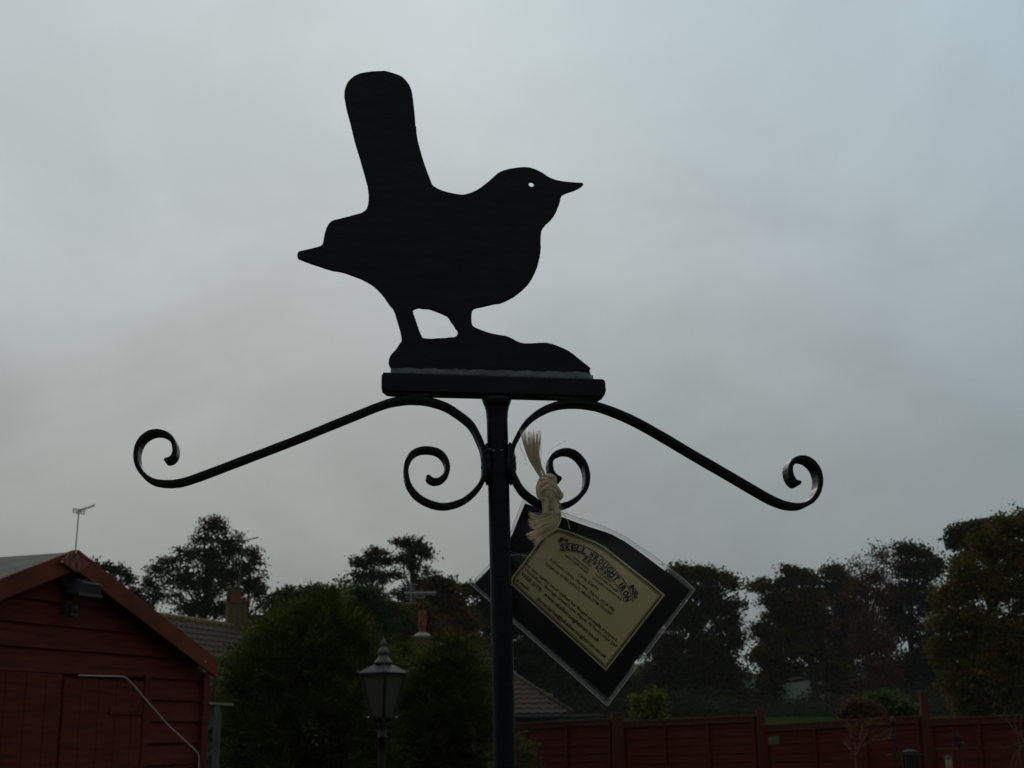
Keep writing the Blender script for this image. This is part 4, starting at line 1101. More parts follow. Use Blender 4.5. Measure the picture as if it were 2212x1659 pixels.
q0 = P(*c7(1425, 740), 12.2); k4 = 12.2 / FP / 5.629
MB().tube([(q0.x, q0.y, 0), q0], 0.009, 8).build('pole', M['lampblack'], f4, world=True)
MB().lathe([(40 * k4, 0), (58 * k4, 8 * k4), (60 * k4, 34 * k4), (50 * k4, 36 * k4)], 18, q0 + Vector((-8 * k4, 0, 0))).build('tray', M['lampblack'], f4, world=True)
cg = MB(); qc = q0 + Vector((-25 * k4, 0, 40 * k4))
for i in range(10):
    a = i * math.pi / 5
    cg.tube([qc + Vector((34 * k4 * math.cos(a), 34 * k4 * math.sin(a), 0)), qc + Vector((46 * k4 * math.cos(a), 46 * k4 * math.sin(a), 60 * k4)), qc + Vector((14 * k4 * math.cos(a), 14 * k4 * math.sin(a), 118 * k4))], 4 * k4, 5)
cg.build('cage', M['lampblack'], f4, world=True)
MB().lathe([(28 * k4, 0), (32 * k4, 70 * k4), (12 * k4, 105 * k4)], 12, qc).build('seed_holder', M['lampblack'], f4, world=True)
MB().tube([P(*c7(*q), 12.2) for q in ((1350, 690), (1355, 600), (1340, 540), (1318, 515), (1300, 522))], .006, 6).build('hook', M['lampblack'], f4, world=True)

DS = 11.8
sap = thing('sapling', 'small sapling with pale stems and sparse yellowing leaves before the fence', 'young tree', (P(1848, 1600, DS).x, DS, 0))
sm = MB()
base_ = P(*c7(168, 1010), DS)
brs = [([(168, 1010), (152, 870)], 10), ([(152, 870), (110, 800), (92, 700), (92, 600)], 6), ([(152, 870), (160, 760), (140, 690)], 6), ([(110, 800), (60, 740), (30, 690)], 4), ([(152, 870), (190, 800), (230, 700), (290, 600), (320, 480), (305, 430)], 6),
       ([(160, 780), (260, 730), (360, 660), (470, 600), (580, 530)], 5), ([(92, 640), (110, 560), (60, 520), (30, 500)], 4), ([(92, 600), (140, 540), (180, 460)], 4), ([(230, 700), (210, 620), (240, 540), (250, 460)], 4), ([(360, 660), (480, 668), (560, 640), (600, 600)], 3), ([(290, 600), (380, 560), (450, 480), (520, 440)], 3), ([(190, 610), (120, 550), (50, 440)], 3), ([(305, 480), (360, 420), (430, 400)], 3)]
sm.tube([(base_.x, DS, 0), base_], 0.02, 8)
kS = DS / FP / 5.629
lvc, = [[]]
for pts_, r_ in brs:
    off = random.uniform(-.15, .15)
    pv = [P(*c7(*q), DS + off * (i / len(pts_))) for i, q in enumerate(catmull(pts_, 3))]
    sm.tube(pv, [r_ * kS * (1 - .7 * i / (len(pv) - 1)) for i in range(len(pv))], 5)
    for i, p in enumerate(pv):
        if r_ < 10 and i > len(pv) * .3:
            for _ in range(9): lvc.append(np.array(p) + rng.normal(0, 1, 3) * 16 * kS)
for _ in range(130):
    lvc.append(np.array(P(*c7(rng.uniform(60, 560), rng.normal(480, 70)), DS)) + rng.normal(0, .05, 3))
sm.build('stem', M['twigpale'], sap, world=True, smooth=True)
leaf_object('leaves', np.array(lvc), (0, 0, 0), 13 * kS, rng.uniform(0, 1, len(lvc)), leafmat('sapling_leaves', [(0.10, 0.08, 0.03), (0.16, 0.12, 0.04), (0.16, 0.07, 0.03)]), sap, 0.7)

DA = 10.5
ash = thing('shrub', 'arching bare stemmed shrub at the bottom right edge before the fence', 'shrub', (P(2240, 1600, DA).x, DA, 0))
am = MB(); lvc = []
g0 = Vector((P(2240, 1600, DA).x, DA, 0))
arcs = [[(2215, 700), (1990, 420), (1860, 350), (1860, 180), (1980, 30), (2240, 10)], [(2215, 700), (1960, 330), (2100, 220), (2300, 165)], [(2300, 900), (2100, 470), (2150, 330), (2400, 260)],
        [(2250, 760), (2170, 560), (2180, 380), (2300, 200)], [(2170, 1010), (2150, 700), (2110, 560), (2090, 430)], [(2300, 690), (2150, 705), (2050, 745), (1925, 785)], [(2300, 860), (2200, 740), (2110, 700), (2040, 640)],
        [(2100, 1010), (2140, 860), (2200, 700), (2330, 500)], [(2060, 1010), (2070, 900), (2130, 800), (2220, 760)], [(1935, 240), (1920, 200), (1915, 140), (1960, 60)]]
kA = DA / FP / 5.629
for q in arcs:
    pv = [P(*c7(*w_), DA + random.uniform(-.02, .02)) for w_ in catmull(q, 5)]
    am.tube(pv, [max(1.2, 4.2 - 3 * i / len(pv)) * kA for i in range(len(pv))], 5)
    for p in pv[4:]:
        if rng.uniform() < .6: lvc.append(np.array(p) + rng.normal(0, 1, 3) * 10 * kA)
for xx in (2170, 2100, 2300): am.tube([g0, P(*c7(xx, 1010), DA)], [.015, 4.2 * kA], 6)
am.build('stem', M['twigpale'], ash, world=True, smooth=True)
leaf_object('leaves', np.array(lvc), (0, 0, 0), 12 * kA, rng.uniform(0, 1, len(lvc)), M['leaf_laurel'], ash, 0.5)

# ------------------------------------------------------------------ the iron ornament: flat plane turned 6 degrees
DP = 0.97
YAW = rad(5.9)
pu = Vector((math.cos(YAW), math.sin(YAW), 0)); pn_ = Vector((-math.sin(YAW), math.cos(YAW), 0))      # pn_ points away from the camera
pc0 = P(1072, 1000, DP)
orn = thing('weather_vane_ornament', 'black wrought iron blackbird silhouette above scrolled arms on a round pole', 'garden ornament', (P(1090, 1659, DP).x, DP, 0))


def Q(x, y, back=0.0):
    """point of the ornament's plane moved back by `back` metres (world)"""
    return on_plane(x, y, pc0 + pn_ * back, pn_)


def plate(outline, holes, front, back, m, name, bev=0.0006):
    cu = bpy.data.curves.new(name, 'CURVE'); cu.dimensions = '2D'; cu.fill_mode = 'BOTH'
    org = pc0
    for poly in [outline] + holes:
        sp = cu.splines.new('POLY'); sp.points.add(len(poly) - 1); sp.use_cyclic_u = True
        for i, (x, y) in enumerate(poly):
            w = Q(x, y, front) - org
            sp.points[i].co = (w.dot(pu), w.z, 0, 1)
    cu.extrude = (back - front) / 2 - bev; cu.bevel_depth = bev; cu.bevel_resolution = 1
    tmp = bpy.data.objects.new('tmp', cu); C.objects.link(tmp)
    bpy.context.view_layer.update()
    me = bpy.data.meshes.new_from_object(tmp.evaluated_get(bpy.context.evaluated_depsgraph_get()))
    bpy.data.objects.remove(tmp)
    # local xy -> plane, local z -> towards the camera
    mw = Matrix.Translation(org + pn_ * (front + back) / 2) @ Matrix((pu, Vector((0, 0, 1)), -pn_)).transposed().to_4x4()
    me.transform(Matrix.Translation(-Vector(orn.location)) @ mw)
    me.materials.clear(); me.materials.append(m)
    o = bpy.data.objects.new(name, me); C.objects.link(o); o.parent = orn
    return o


k1 = lambda x, y: (606.4 + x / 3.0396, 121.3 + y / 3.0396)
k2 = lambda x, y: (606.4 + x / 3.0396, 576.1 + y / 3.0396)
bird = [k1(*p) for p in [(113, 1303), (117, 1290), (125, 1283), (190, 1268), (240, 1256), (268, 1246), (279, 1235), (284, 1218), (293, 1165), (304, 1130), (318, 1103), (332, 1088), (350, 1078), (375, 1073), (450, 1054), (530, 1032), (552, 1020), (568, 1003),
     (578, 975), (582, 945), (582, 905), (575, 850), (555, 775), (520, 655), (490, 555), (486, 538), (460, 430), (442, 365), (430, 312), (422, 265), (423, 230), (430, 200), (443, 172), (462, 150), (485, 132), (520, 115), (560, 107), (600, 102), (640, 100), (680, 98),
     (705, 103), (735, 112), (765, 122), (795, 136), (815, 155), (838, 185), (852, 215), (860, 250), (865, 290), (872, 350), (877, 400), (880, 452), (885, 465), (888, 510), (897, 560), (908, 603), (925, 662), (942, 715), (960, 765), (978, 812), (990, 842), (1003, 856), (1030, 872), (1060, 885),
     (1095, 895), (1140, 905), (1190, 912), (1215, 909), (1250, 899), (1285, 884), (1315, 865), (1340, 846), (1370, 822), (1400, 795), (1425, 772), (1445, 760), (1475, 749), (1510, 740), (1560, 733), (1600, 730), (1635, 733), (1665, 742), (1690, 753), (1720, 769), (1745, 787), (1775, 803), (1805, 814), (1840, 822),
     (1880, 827), (1930, 831), (1978, 834), (1983, 838), (1975, 848), (1955, 861), (1920, 877), (1885, 888), (1858, 899), (1844, 908), (1836, 922), (1832, 940), (1825, 968), (1815, 992), (1808, 1012), (1790, 1045), (1765, 1075), (1740, 1097), (1720, 1120), (1707, 1145), (1703, 1185), (1702, 1225), (1704, 1255), (1700, 1290),
     (1697, 1318), (1690, 1340), (1680, 1383), (1665, 1418), (1645, 1458), (1618, 1497), (1580, 1534), (1530, 1573), (1480, 1600), (1440, 1616), (1400, 1621), (1370, 1628), (1320, 1640), (1285, 1647)]]
bird += [k2(*p) for p in [(1267, 270), (1255, 283), (1249, 303), (1247, 335), (1249, 368), (1256, 388), (1275, 402), (1305, 414), (1340, 428), (1380, 440), (1430, 450), (1470, 456), (1495, 463), (1520, 475), (1545, 490), (1570, 500), (1600, 506), (1650, 506), (1700, 502), (1745, 502), (1780, 509), (1810, 520),
     (1850, 536), (1890, 556), (1920, 577), (1955, 606), (1990, 634), (2015, 653), (2030, 668), (2024, 680), (2028, 700), (2036, 715), (2050, 735), (2050, 760), (730, 715), (722, 700), (735, 685), (738, 672), (722, 655), (713, 632), (716, 605), (726, 583), (745, 560), (762, 543), (780, 515), (800, 487),
     (797, 455), (790, 420), (780, 385), (768, 345), (755, 300), (742, 272), (728, 257), (712, 237), (690, 203), (665, 172), (635, 140), (605, 115), (575, 97), (530, 74), (480, 55), (425, 35), (390, 26)]]
bird += [k1(*p) for p in [(345, 1402), (300, 1389), (250, 1372), (195, 1354), (150, 1337), (122, 1326), (114, 1316)]]
leg_hole = [k2(*p) for p in [(862, 290), (868, 278), (885, 270), (908, 264), (940, 270), (970, 270), (1000, 279), (1040, 294), (1070, 307), (1097, 320), (1112, 337), (1122, 357), (1140, 380), (1152, 402), (1163, 412), (1168, 428), (1166, 443), (1158, 456), (1140, 466), (1115, 466), (1080, 471), (1040, 472), (990, 476), (945, 474), (928, 468), (918, 450), (905, 420), (893, 385), (880, 345), (868, 312)]]
eye = [k1(1646 + 22 * math.cos(a) - 3 * math.sin(a), 840 + 5 * math.cos(a) + 20 * math.sin(a)) for a in [i * math.pi / 12 for i in range(24)]]
plate(bird, [leg_hole, eye], -0.0015, 0.0015, M['iron'], 'bird_silhouette')

# weld bead along the foot of the plate
wb = MB(); top_, bot_ = [], []
for i in range(60):
    f = i / 59; x = 722 + (2052 - 722) * f; yt = 664 + 30 * f + 3 * math.sin(i * 0.9) + 2 * math.sin(i * 2.3) + random.uniform(-1.5, 1.5) + (22 * max(0, (f - .97) / .03))
    yb = 707 + 42 * f
    wb.v += [Q(*k2(x, yt), -0.0022), Q(*k2(x, (yt + yb) / 2 + random.uniform(-3, 3)), -0.0045 + random.uniform(-.0006, .0006)), Q(*k2(x, yb), -0.0065), Q(*k2(x, yb), 0.0055), Q(*k2(x, yt + 2), 0.0022)]
for i in range(59):
    for k in range(4): q = i * 5 + k; wb.f.append((q, q + 5, q + 6, q + 1))
wb.build('weld_bead', M['weld'], orn, world=True, smooth=True)
# base bar (front face; its underside shows below)
UD = 0.0085
outl = [k2(*p) for p in [(680, 700), (730, 702), (1400, 722), (2060, 742), (2112, 744), (2121, 750), (2125, 765), (2128, 810), (2122, 832), (2098, 846), (1400, 828), (735, 812), (700, 806), (675, 786), (671, 760), (671, 715)]]
plate(outl, [], -UD, UD, M['iron'], 'base_bar', 0.001)
# pole
r_p = 0.5 * (Q(1095.6, 890) - Q(1050.5, 890)).length
topc = Q(1073, 862); botc = Q(1091, 1659)
dirp = (botc - topc).normalized(); L_ = (topc.z - 0.0) / -dirp.z
pole = MB(); pts_ = []; rs_ = []
for f, rr2 in ((0, 1.45), (0.003, 1.32), (0.006, 1.16), (0.010, 1.06), (0.016, 1.0), (0.3, 1.0), (L_, 1.0)):
    pts_.append(topc + dirp * f); rs_.append(r_p * rr2)
pole.tube(pts_, rs_, 40)
pole.build('pole', M['iron'], orn, world=True, smooth=True)

# scrolled strips
def strip(pts2, name, th=11.0, d0=-0.0085, d1=0.0085, n=5, taper=None):
    c = catmull(pts2, n); m = len(c); mb = MB()
    for i, p in enumerate(c):
        d = c[min(i + 1, m - 1)] - c[max(i - 1, 0)]; d /= np.linalg.norm(d) + 1e-9
        nn_ = np.array([-d[1], d[0]]); h = th / 2
        j = min(i, m - 1 - i)
        if j < 3: h *= (0.45, 0.75, 0.92)[j]
        h *= 1 + 0.03 * math.sin(i * 1.3) * math.sin(i * .37)
        a, b = p + nn_ * h, p - nn_ * h
        e = 0.0012
        ai, bi = p + nn_ * (h - 1.6), p - nn_ * (h - 1.6)
        f_ = [Q(*ai, d0), Q(*bi, d0), Q(*b, d0), Q(*a, d0)]; dz = pn_ * (d1 - d0)
        mb.v += [f_[0], f_[1], f_[2] + pn_ * e, f_[2] + dz - pn_ * e, f_[1] + dz, f_[0] + dz, f_[3] + dz - pn_ * e, f_[3] + pn_ * e]
    for i in range(m - 1):
        for k in range(8):
            q = i * 8 + k; q2 = i * 8 + (k + 1) % 8
            mb.f.append((q, q2, q2 + 8, q + 8))
    mb.f.append(tuple(reversed(range(8)))); mb.f.append(tuple((m - 1) * 8 + k for k in range(8)))
    o = mb.build(name, M['iron'], orn, world=True)
    return o


left = [(354, 992.3), (364.4, 991.0), (372.0, 985.6), (376.3, 976), (376.5, 964.7), (373, 952.4), (365.4, 941), (354, 933.4), (340.6, 930.3), (326.4, 932), (314, 938), (303.6, 947.6), (296, 961), (292.5, 978), (293.6, 995), (298.8, 1009.4), (308.3, 1022.7), (321.6, 1033.2),
        (338.7, 1039.3), (360.6, 1041.2), (384.4, 1039.2), (412, 1031.5), (460, 1014), (520, 991), (626, 950.5), (700, 920.5), (780, 888), (812, 875), (845, 864.5), (880, 859.5), (909, 860), (936, 864.5), (965, 874.5), (990.6, 890.5), (1018, 913), (1035, 943), (1045.5, 972), (1048.5, 1003), (1044, 1034), (1026, 1060),
        (998, 1081), (962, 1090.5), (930, 1085), (903, 1070), (885, 1048), (878, 1024), (879, 1000), (890, 979), (907, 969.5), (926, 968), (946, 972.5), (960, 985), (967, 1003), (965, 1020), (955, 1032), (943, 1036.5), (931, 1034), (923, 1025.5)]
strip(left, 'scroll_arm')
right = [(1214, 1033.6), (1204, 1030), (1195, 1021), (1190.5, 1008), (1191, 993), (1199, 980.5), (1212, 973.5), (1226, 971.8), (1241, 976), (1255, 987.5), (1265.5, 1004), (1270.4, 1026.8), (1267.4, 1049.6), (1255, 1069), (1234, 1084), (1212, 1091), (1188, 1091.5), (1166, 1084.5), (1148, 1073), (1130.5, 1058),
         (1117.5, 1038), (1107, 1013), (1105, 988.7), (1108.5, 965), (1119, 942.5), (1130, 922.5), (1144, 905), (1168, 886.5), (1197, 873.5), (1222, 868.5), (1248, 867.5), (1276, 870), (1303, 876), (1342, 890.5), (1382, 909), (1439, 941), (1497, 975.5), (1573.5, 1019.8), (1631, 1053.5), (1668, 1074.5),
         (1696.6, 1086.5), (1719.6, 1091), (1738, 1089.5), (1752.5, 1083), (1764, 1071.5), (1771.5, 1056), (1774.4, 1037.5), (1772, 1020.5), (1764.8, 1005.5), (1754, 994.5), (1741.3, 988.3), (1728.5, 988.3), (1717.5, 993), (1711, 1002), (1708.8, 1013), (1711, 1025.5), (1716.5, 1036), (1723, 1041.5), (1731.5, 1040.5)]
strip(right, 'scroll_arm')
for (x0, y0, x1, y1) in ((1051, 958, 1052.5, 1048), (1101.5, 956, 1103.5, 1048)):
    w = MB(); n = 14; pv = []
    for i in range(n + 1):
        f = i / n; pv.append(Q(x0 + (x1 - x0) * f + random.uniform(-.7, .7), y0 + (y1 - y0) * f, -0.0040 + random.uniform(-.0004, .0004)))
    w.tube(pv, [0.0046 * (0.12 + math.sin(math.pi * min(max(i / n, .01), .99)) ** .9 * (.9 + random.uniform(-.06, .06))) for i in range(n + 1)], 8)
    w.build('weld', M['iron'], orn, world=True, smooth=True)
bl = MB(); 
for (x, y) in ((1066, 974), (1058, 971), (1083, 973)):
    bl.lathe([(0.0004, -.0012), (.0015, -.0006), (.0018, 0), (.0012, .0008)], 8, Q(x, y, -r_p * .98))
bl.build('weld_spatter', M['weld'], orn, world=True, smooth=True)

# ------------------------------------------------------------------ laminated tag
kA_ = lambda x, y: (1000.6 + x / 3.419, 1061.2 + y / 3.419)
tagp0 = P(*kA_(980, 850), 0.992)
tagn = Vector((0.10, 1.0, 0.06)).normalized()


def T(x, y, lift=0.0):
    """a point of the hanging card, from its reading; the card curls back towards its upper left corner"""
    w = on_plane(*kA_(x, y), tagp0, tagn)
    d = math.hypot(x - 440, y - 60)
    curl = 0.030 * math.exp(-(d / 330.0) ** 2) + 0.010 * math.exp(-((x - 1150) ** 2 + (y - 330) ** 2) / 230.0 ** 2)
    r = (w - CAM).normalized()
    return w + r * (curl - lift)


tg = thing('laminated_tag', 'laminated maker\'s tag with a cream printed panel hanging from the right scroll', 'tag', T(980, 850))


def sheet(poly, lift, m, name, step=26):
    """fill an outline with a grid-like triangulation that follows the card's curve"""
    bm = bmesh.new()
    from mathutils.geometry import delaunay_2d_cdt
    P2 = [Vector(p) for p in poly]
    ed = []
    vs = []
    for i, p in enumerate(P2):
        q = P2[(i + 1) % len(P2)]; n = max(1, int((q - p).length / step))
        for k in range(n): vs.append(p.lerp(q, k / n))
    nb = len(vs); ed = [(i, (i + 1) % nb) for i in range(nb)]
    x0, x1 = min(v.x for v in vs), max(v.x for v in vs); y0, y1 = min(v.y for v in vs), max(v.y for v in vs)
    y = y0 + step / 2
    while y < y1:
        x = x0 + step / 2
        while x < x1: vs.append(Vector((x, y))); x += step
        y += step
    r = delaunay_2d_cdt(vs, ed, [list(range(nb))], 1, 1e-4)
    vv, ff = r[0], r[2]
    org = Vector(tg.location)
    me = bpy.data.meshes.new(name)
    me.from_pydata([tuple(T(v.x, v.y, lift) - org) for v in vv], [], ff)
    me.materials.append(m); me.polygons.foreach_set('use_smooth', [True] * len(me.polygons)); me.update()
    o = bpy.data.objects.new(name, me); C.objects.link(o); o.parent = tg
    return o


lam_o = [(50, 685), (375, 975), (1065, 1590), (1400, 1145), (1715, 725), (1640, 655), (1500, 545), (1400, 468), (1300, 402), (1180, 325), (1080, 278), (1050, 262), (960, 230), (860, 198), (715, 148), (600, 110), (440, 58), (395, 180), (350, 300), (270, 440), (185, 548)]
blk_o = [(82, 685), (375, 933), (1068, 1525), (1380, 1110), (1678, 735), (1560, 640), (1400, 520), (1280, 430), (1190, 368), (1100, 320), (1050, 300), (960, 272), (860, 238), (720, 185), (600, 140), (456, 88), (410, 200), (362, 318), (285, 460), (195, 568)]
crm_o = [(348, 682), (1055, 1326), (1490, 765), (1390, 680), (1200, 530), (1050, 412), (980, 372), (900, 340), (800, 300), (700, 268), (590, 320), (535, 400), (440, 530), (362, 628)]
sheet(blk_o, 0.0, M['card'], 'black_backing')
sheet(crm_o, 0.0004, M['cream'], 'cream_panel')


def pathstrip(pts2, w, lift, mb, closed=False, n=3):
    c = [np.array(p, float) for p in pts2]
    if closed: c = c + [c[0]]
    out = []
    for a, b in zip(c[:-1], c[1:]):
        m = max(1, int(np.linalg.norm(b - a) / 22))
        for k in range(m): out.append(a + (b - a) * k / m)
    out.append(c[-1]); c = out
    b0 = len(mb.v)
    for i, p in enumerate(c):
        d = c[min(i + 1, len(c) - 1)] - c[max(i - 1, 0)]; d = d / (np.linalg.norm(d) + 1e-9); nn_ = np.array([-d[1], d[0]]) * w / 2
        mb.v += [T(*(p + nn_), lift), T(*(p - nn_), lift)]
    for i in range(len(c) - 1):
        q = b0 + 2 * i; mb.f.append((q, q + 1, q + 3, q + 2))


def inset(poly, d):
    c = np.mean(np.array(poly), axis=0); n = len(poly); out = []
    for i in range(n):
        a, b, c_ = [np.array(poly[(i + k) % n], float) for k in (-1, 0, 1)]
        u, v = (b - a) / np.linalg.norm(b - a), (c_ - b) / np.linalg.norm(c_ - b)
        nn_ = np.array([-(u[1] + v[1]), u[0] + v[0]]); nn_ /= np.linalg.norm(nn_)
        if np.dot(c - b, nn_) < 0: nn_ = -nn_
        h = np.array([-u[1], u[0]]); k = abs(np.dot(h, nn_)); out.append(tuple(b + nn_ * d / max(k, .5)))
    return out


bd = MB(); pathstrip(inset(crm_o, 18), 9, 0.0007, bd, True); pathstrip(inset(crm_o, 30), 3.5, 0.0007, bd, True)
bd.build('border_lines', M['ink'], tg, world=True)

_fc = {}
def glyphs(text, bold=0.0, serif=True, shear=0.0):
    key = (text, bold, shear)
    if key in _fc: return _fc[key]
    cu = bpy.data.curves.new('t', 'FONT'); cu.body = text; cu.size = 1; cu.offset = bold; cu.resolution_u = 2; cu.shear = shear
    ob = bpy.data.objects.new('t', cu); C.objects.link(ob); bpy.context.view_layer.update()
    me = bpy.data.meshes.new_from_object(ob.evaluated_get(bpy.context.evaluated_depsgraph_get()))
    v = [(p.co.x, p.co.y) for p in me.vertices]; f = [tuple(q.vertices) for q in me.polygons]
    bpy.data.objects.remove(ob)
    _fc[key] = (v, f)
    return v, f


def line(text, a, b, h, bold=0.018, shear=0.0):
    """text whose middle line runs from a to b on the card, capital height h"""
    v, f = glyphs(text, bold, shear=shear)
    x0, x1 = min(p[0] for p in v), max(p[0] for p in v)
    a, b = np.array(a, float), np.array(b, float); d = b - a; L = np.linalg.norm(d); d /= L; up = np.array([d[1], -d[0]])
    mb = MB()
    for (x, y) in v:
        p = a + d * ((x - x0) / (x1 - x0) * L) + up * ((y / 0.69 - 0.5) * h)
        mb.v.append(T(*p, 0.0008))
    mb.f = f
    return mb.build('lettering', M['ink'], tg, world=True)


line('For best quality hand crafted hot forged wrought ironwork.', (462, 532), (1142, 1108), 21)
line('Workshop:  Borrage Green Lane, Ripon, N.Yorks HG4 2JH', (455, 572), (1130, 1145), 21)
line('WEB SITE:  www.skellwroughtiron.co.uk', (430, 603), (1005, 1108), 27, 0.022)
line('e.mail:', (396, 652), (490, 727), 25, 0.022)
line('chrisclarke@skellwroughtiron.co.uk', (545, 787), (1058, 1226), 27, 0.022)
line('4 Church Close, Sharow,  Ripon, HG4 5BL', (640, 497), (1122, 885), 20)
line('Telephone 01765 601677, Mobile 0794 1515169', (605, 527), (1095, 908), 20, shear=0.15)
line('Chris Clarke', (852, 612), (1002, 722), 22)
line('WEATHER VANES', (752, 470), (922, 604), 15)
line('GARDEN FURNITURE', (955, 634), (1168, 800), 15)
line('HARDWARE', (812, 486), (930, 580), 15)
line('CURTAIN POLES', (973, 608), (1142, 740), 15)
line('GATES', (880, 502), (946, 556), 15)
line('RAILINGS', (992, 588), (1092, 668), 15)
dm = MB()
for (x, y) in ((972, 577), (961, 590), (949, 603)):
    b = len(dm.v); dm.v += [T(x + 3 * math.cos(i), y + 3 * math.sin(i), .0008) for i in (0, 1.57, 3.14, 4.71)]; dm.f.append((b, b + 1, b + 2, b + 3))
dm.build('dots', M['ink'], tg, world=True)
arc_o = catmull([(702, 384), (790, 385), (870, 400), (960, 440), (1050, 508), (1130, 590), (1200, 680), (1240, 760), (1257, 818)], 6)
arc_i = catmull([(708, 440), (790, 440), (860, 456), (930, 490), (1010, 550), (1080, 622), (1140, 705), (1172, 765), (1190, 816)], 6)
am_ = MB(); pathstrip(arc_o, 5, .0008, am_); pathstrip(arc_i, 5, .0008, am_); am_.build('arch_lines', M['ink'], tg, world=True)
txt = 'SKELL WROUGHT IRON'; mid = [(a + b) / 2 for a, b in zip(arc_o, arc_i)]
cum = [0]
for a, b in zip(mid[:-1], mid[1:]): cum.append(cum[-1] + np.linalg.norm(b - a))
ti = MB(); wch = [0.55 if c == ' ' else (0.62 if c == 'I' else 1.0) for c in txt]; tot = sum(wch); s_ = 0
for c_, w_ in zip(txt, wch):
    u = (s_ + w_ / 2) / tot * cum[-1] * 0.985 + cum[-1] * 0.008; s_ += w_
    if c_ == ' ': continue
    i = max(0, min(len(mid) - 2, next((k for k in range(len(cum) - 1) if cum[k + 1] >= u), len(mid) - 2)))
    f = (u - cum[i]) / (cum[i + 1] - cum[i]); p = mid[i] + (mid[i + 1] - mid[i]) * f
    d = mid[min(i + 2, len(mid) - 1)] - mid[max(i - 1, 0)]; d /= np.linalg.norm(d); up2 = np.array([d[1], -d[0]])
    v, fs = glyphs(c_, 0.045); x0, x1 = min(q[0] for q in v), max(q[0] for q in v); b = len(ti.v)
    wd = w_ * cum[-1] / tot * 0.86 * (0.5 if c_ == 'I' else 1)
    for (x, y) in v:
        ti.v.append(T(*(p + d * ((x - x0) / (x1 - x0) - .5) * wd + up2 * (y / .69 - .5) * 40), .0008))
    ti.f += [tuple(b + k for k in q) for q in fs]
ti.build('arched_title', M['ink'], tg, world=True)
# scroll flourishes at both ends and under the arch
sc_ = MB()
def curl_(cx, cy, r, a0, turns, w=5):
    pathstrip([(cx + r * (1 - .75 * i / 20) * math.cos(a0 + turns * 2 * math.pi * i / 20), cy + r * (1 - .75 * i / 20) * math.sin(a0 + turns * 2 * math.pi * i / 20)) for i in range(21)], w, .0008, sc_)
for (x, y, r, a) in ((712, 362, 15, 0), (738, 358, 14, 2), (762, 366, 13, 4), (725, 345, 10, 1), (1240, 704, 17, 0), (1262, 728, 16, 2), (1258, 756, 15, 4), (1282, 748, 14, 1), (1272, 782, 15, 3), (1250, 700, 12, 5),
                     (905, 492, 13, 0), (935, 515, 15, 2), (965, 535, 13, 4), (990, 560, 13, 1), (1018, 578, 15, 3), (1045, 600, 13, 5), (1070, 622, 12, 0), (1092, 634, 10, 2)):
    curl_(x, y, r, a, 1.6)
sc_.build('scroll_flourishes', M['ink'], tg, world=True)
sheet(lam_o, 0.0014, M['laminate'], 'laminate')
le = MB()
pathstrip(inset(lam_o, 1.5), 3, 0.0016, le, True)
le.build('laminate_edge', M['lamedge'], tg, world=True)
lb = MB(); pathstrip(inset(lam_o, 15), 25, 0.0010, lb, True)
lmb = M['laminate'].copy(); lmb.name = 'clear_laminate_margin'
[n for n in lmb.node_tree.nodes if n.type == 'MIX_SHADER'][1].inputs[0].default_value = 0.15
lb.build('laminate_margin', lmb, tg, world=True)
# glare band on the plastic near the pole, painted as two pale strips
glr = MB(); pathstrip([(352, 470), (420, 470), (500, 480), (580, 497), (650, 502)], 5, .0020, glr); pathstrip([(430, 485), (520, 500), (600, 512)], 2.5, .0020, glr)
glr.build('painted_glare', M['lamedge'], tg, world=True)

# ------------------------------------------------------------------ rope tie with frayed ends
kr = lambda x, y: (1091.6 + x / 5.261, 897.5 + y / 5.261)
rope = thing('rope_tie', 'knotted cream rope tie with frayed ends holding the tag on the scroll', 'rope', Q(*kr(490, 820), -0.012))
RS = 0.335e-3 / 5.261          # metres per reading unit


def rp3(x, y, f): return Q(*kr(x, y), -0.0085 - f * RS)


kn = MB()
kn.tube([rp3(470, 730, 8), rp3(475, 800, 12), rp3(490, 870, 12), rp3(515, 940, 8), rp3(525, 1060, 5)], [50 * RS, 95 * RS, 100 * RS, 80 * RS, 45 * RS], 14)
cords = [([(430, 690), (395, 760), (375, 850), (400, 925), (450, 930), (470, 860), (480, 780), (500, 720)], 30, (10, 40, 55, 50, 30, 40, 60, 40)),
         ([(470, 700), (520, 690), (555, 730), (560, 800), (600, 860), (630, 910), (600, 945)], 30, (45, 60, 55, 40, 40, 30, 10)),
         ([(410, 800), (450, 760), (510, 770), (570, 820), (620, 880)], 24, (70, 85, 85, 75, 45)),
         ([(390, 880), (440, 830), (500, 820), (560, 860), (600, 925)], 24, (60, 85, 90, 80, 45)),
         ([(400, 730), (450, 720), (520, 760), (580, 790)], 20, (60, 80, 80, 60)),
         ([(500, 950), (470, 860), (520, 800), (580, 770)], 24, (50, 60, 62, 40)),
         ([(480, 880), (470, 960), (465, 1050), (460, 1120)], 34, (40, 40, 45, 40)),
         ([(560, 880), (560, 960), (575, 1050), (590, 1120)], 32, (40, 35, 45, 50)),
         ([(450, 930), (430, 1000), (470, 1080)], 26, (-60, -190, -60)), ([(560, 940), (600, 1010), (560, 1080)], 26, (-60, -190, -60))]
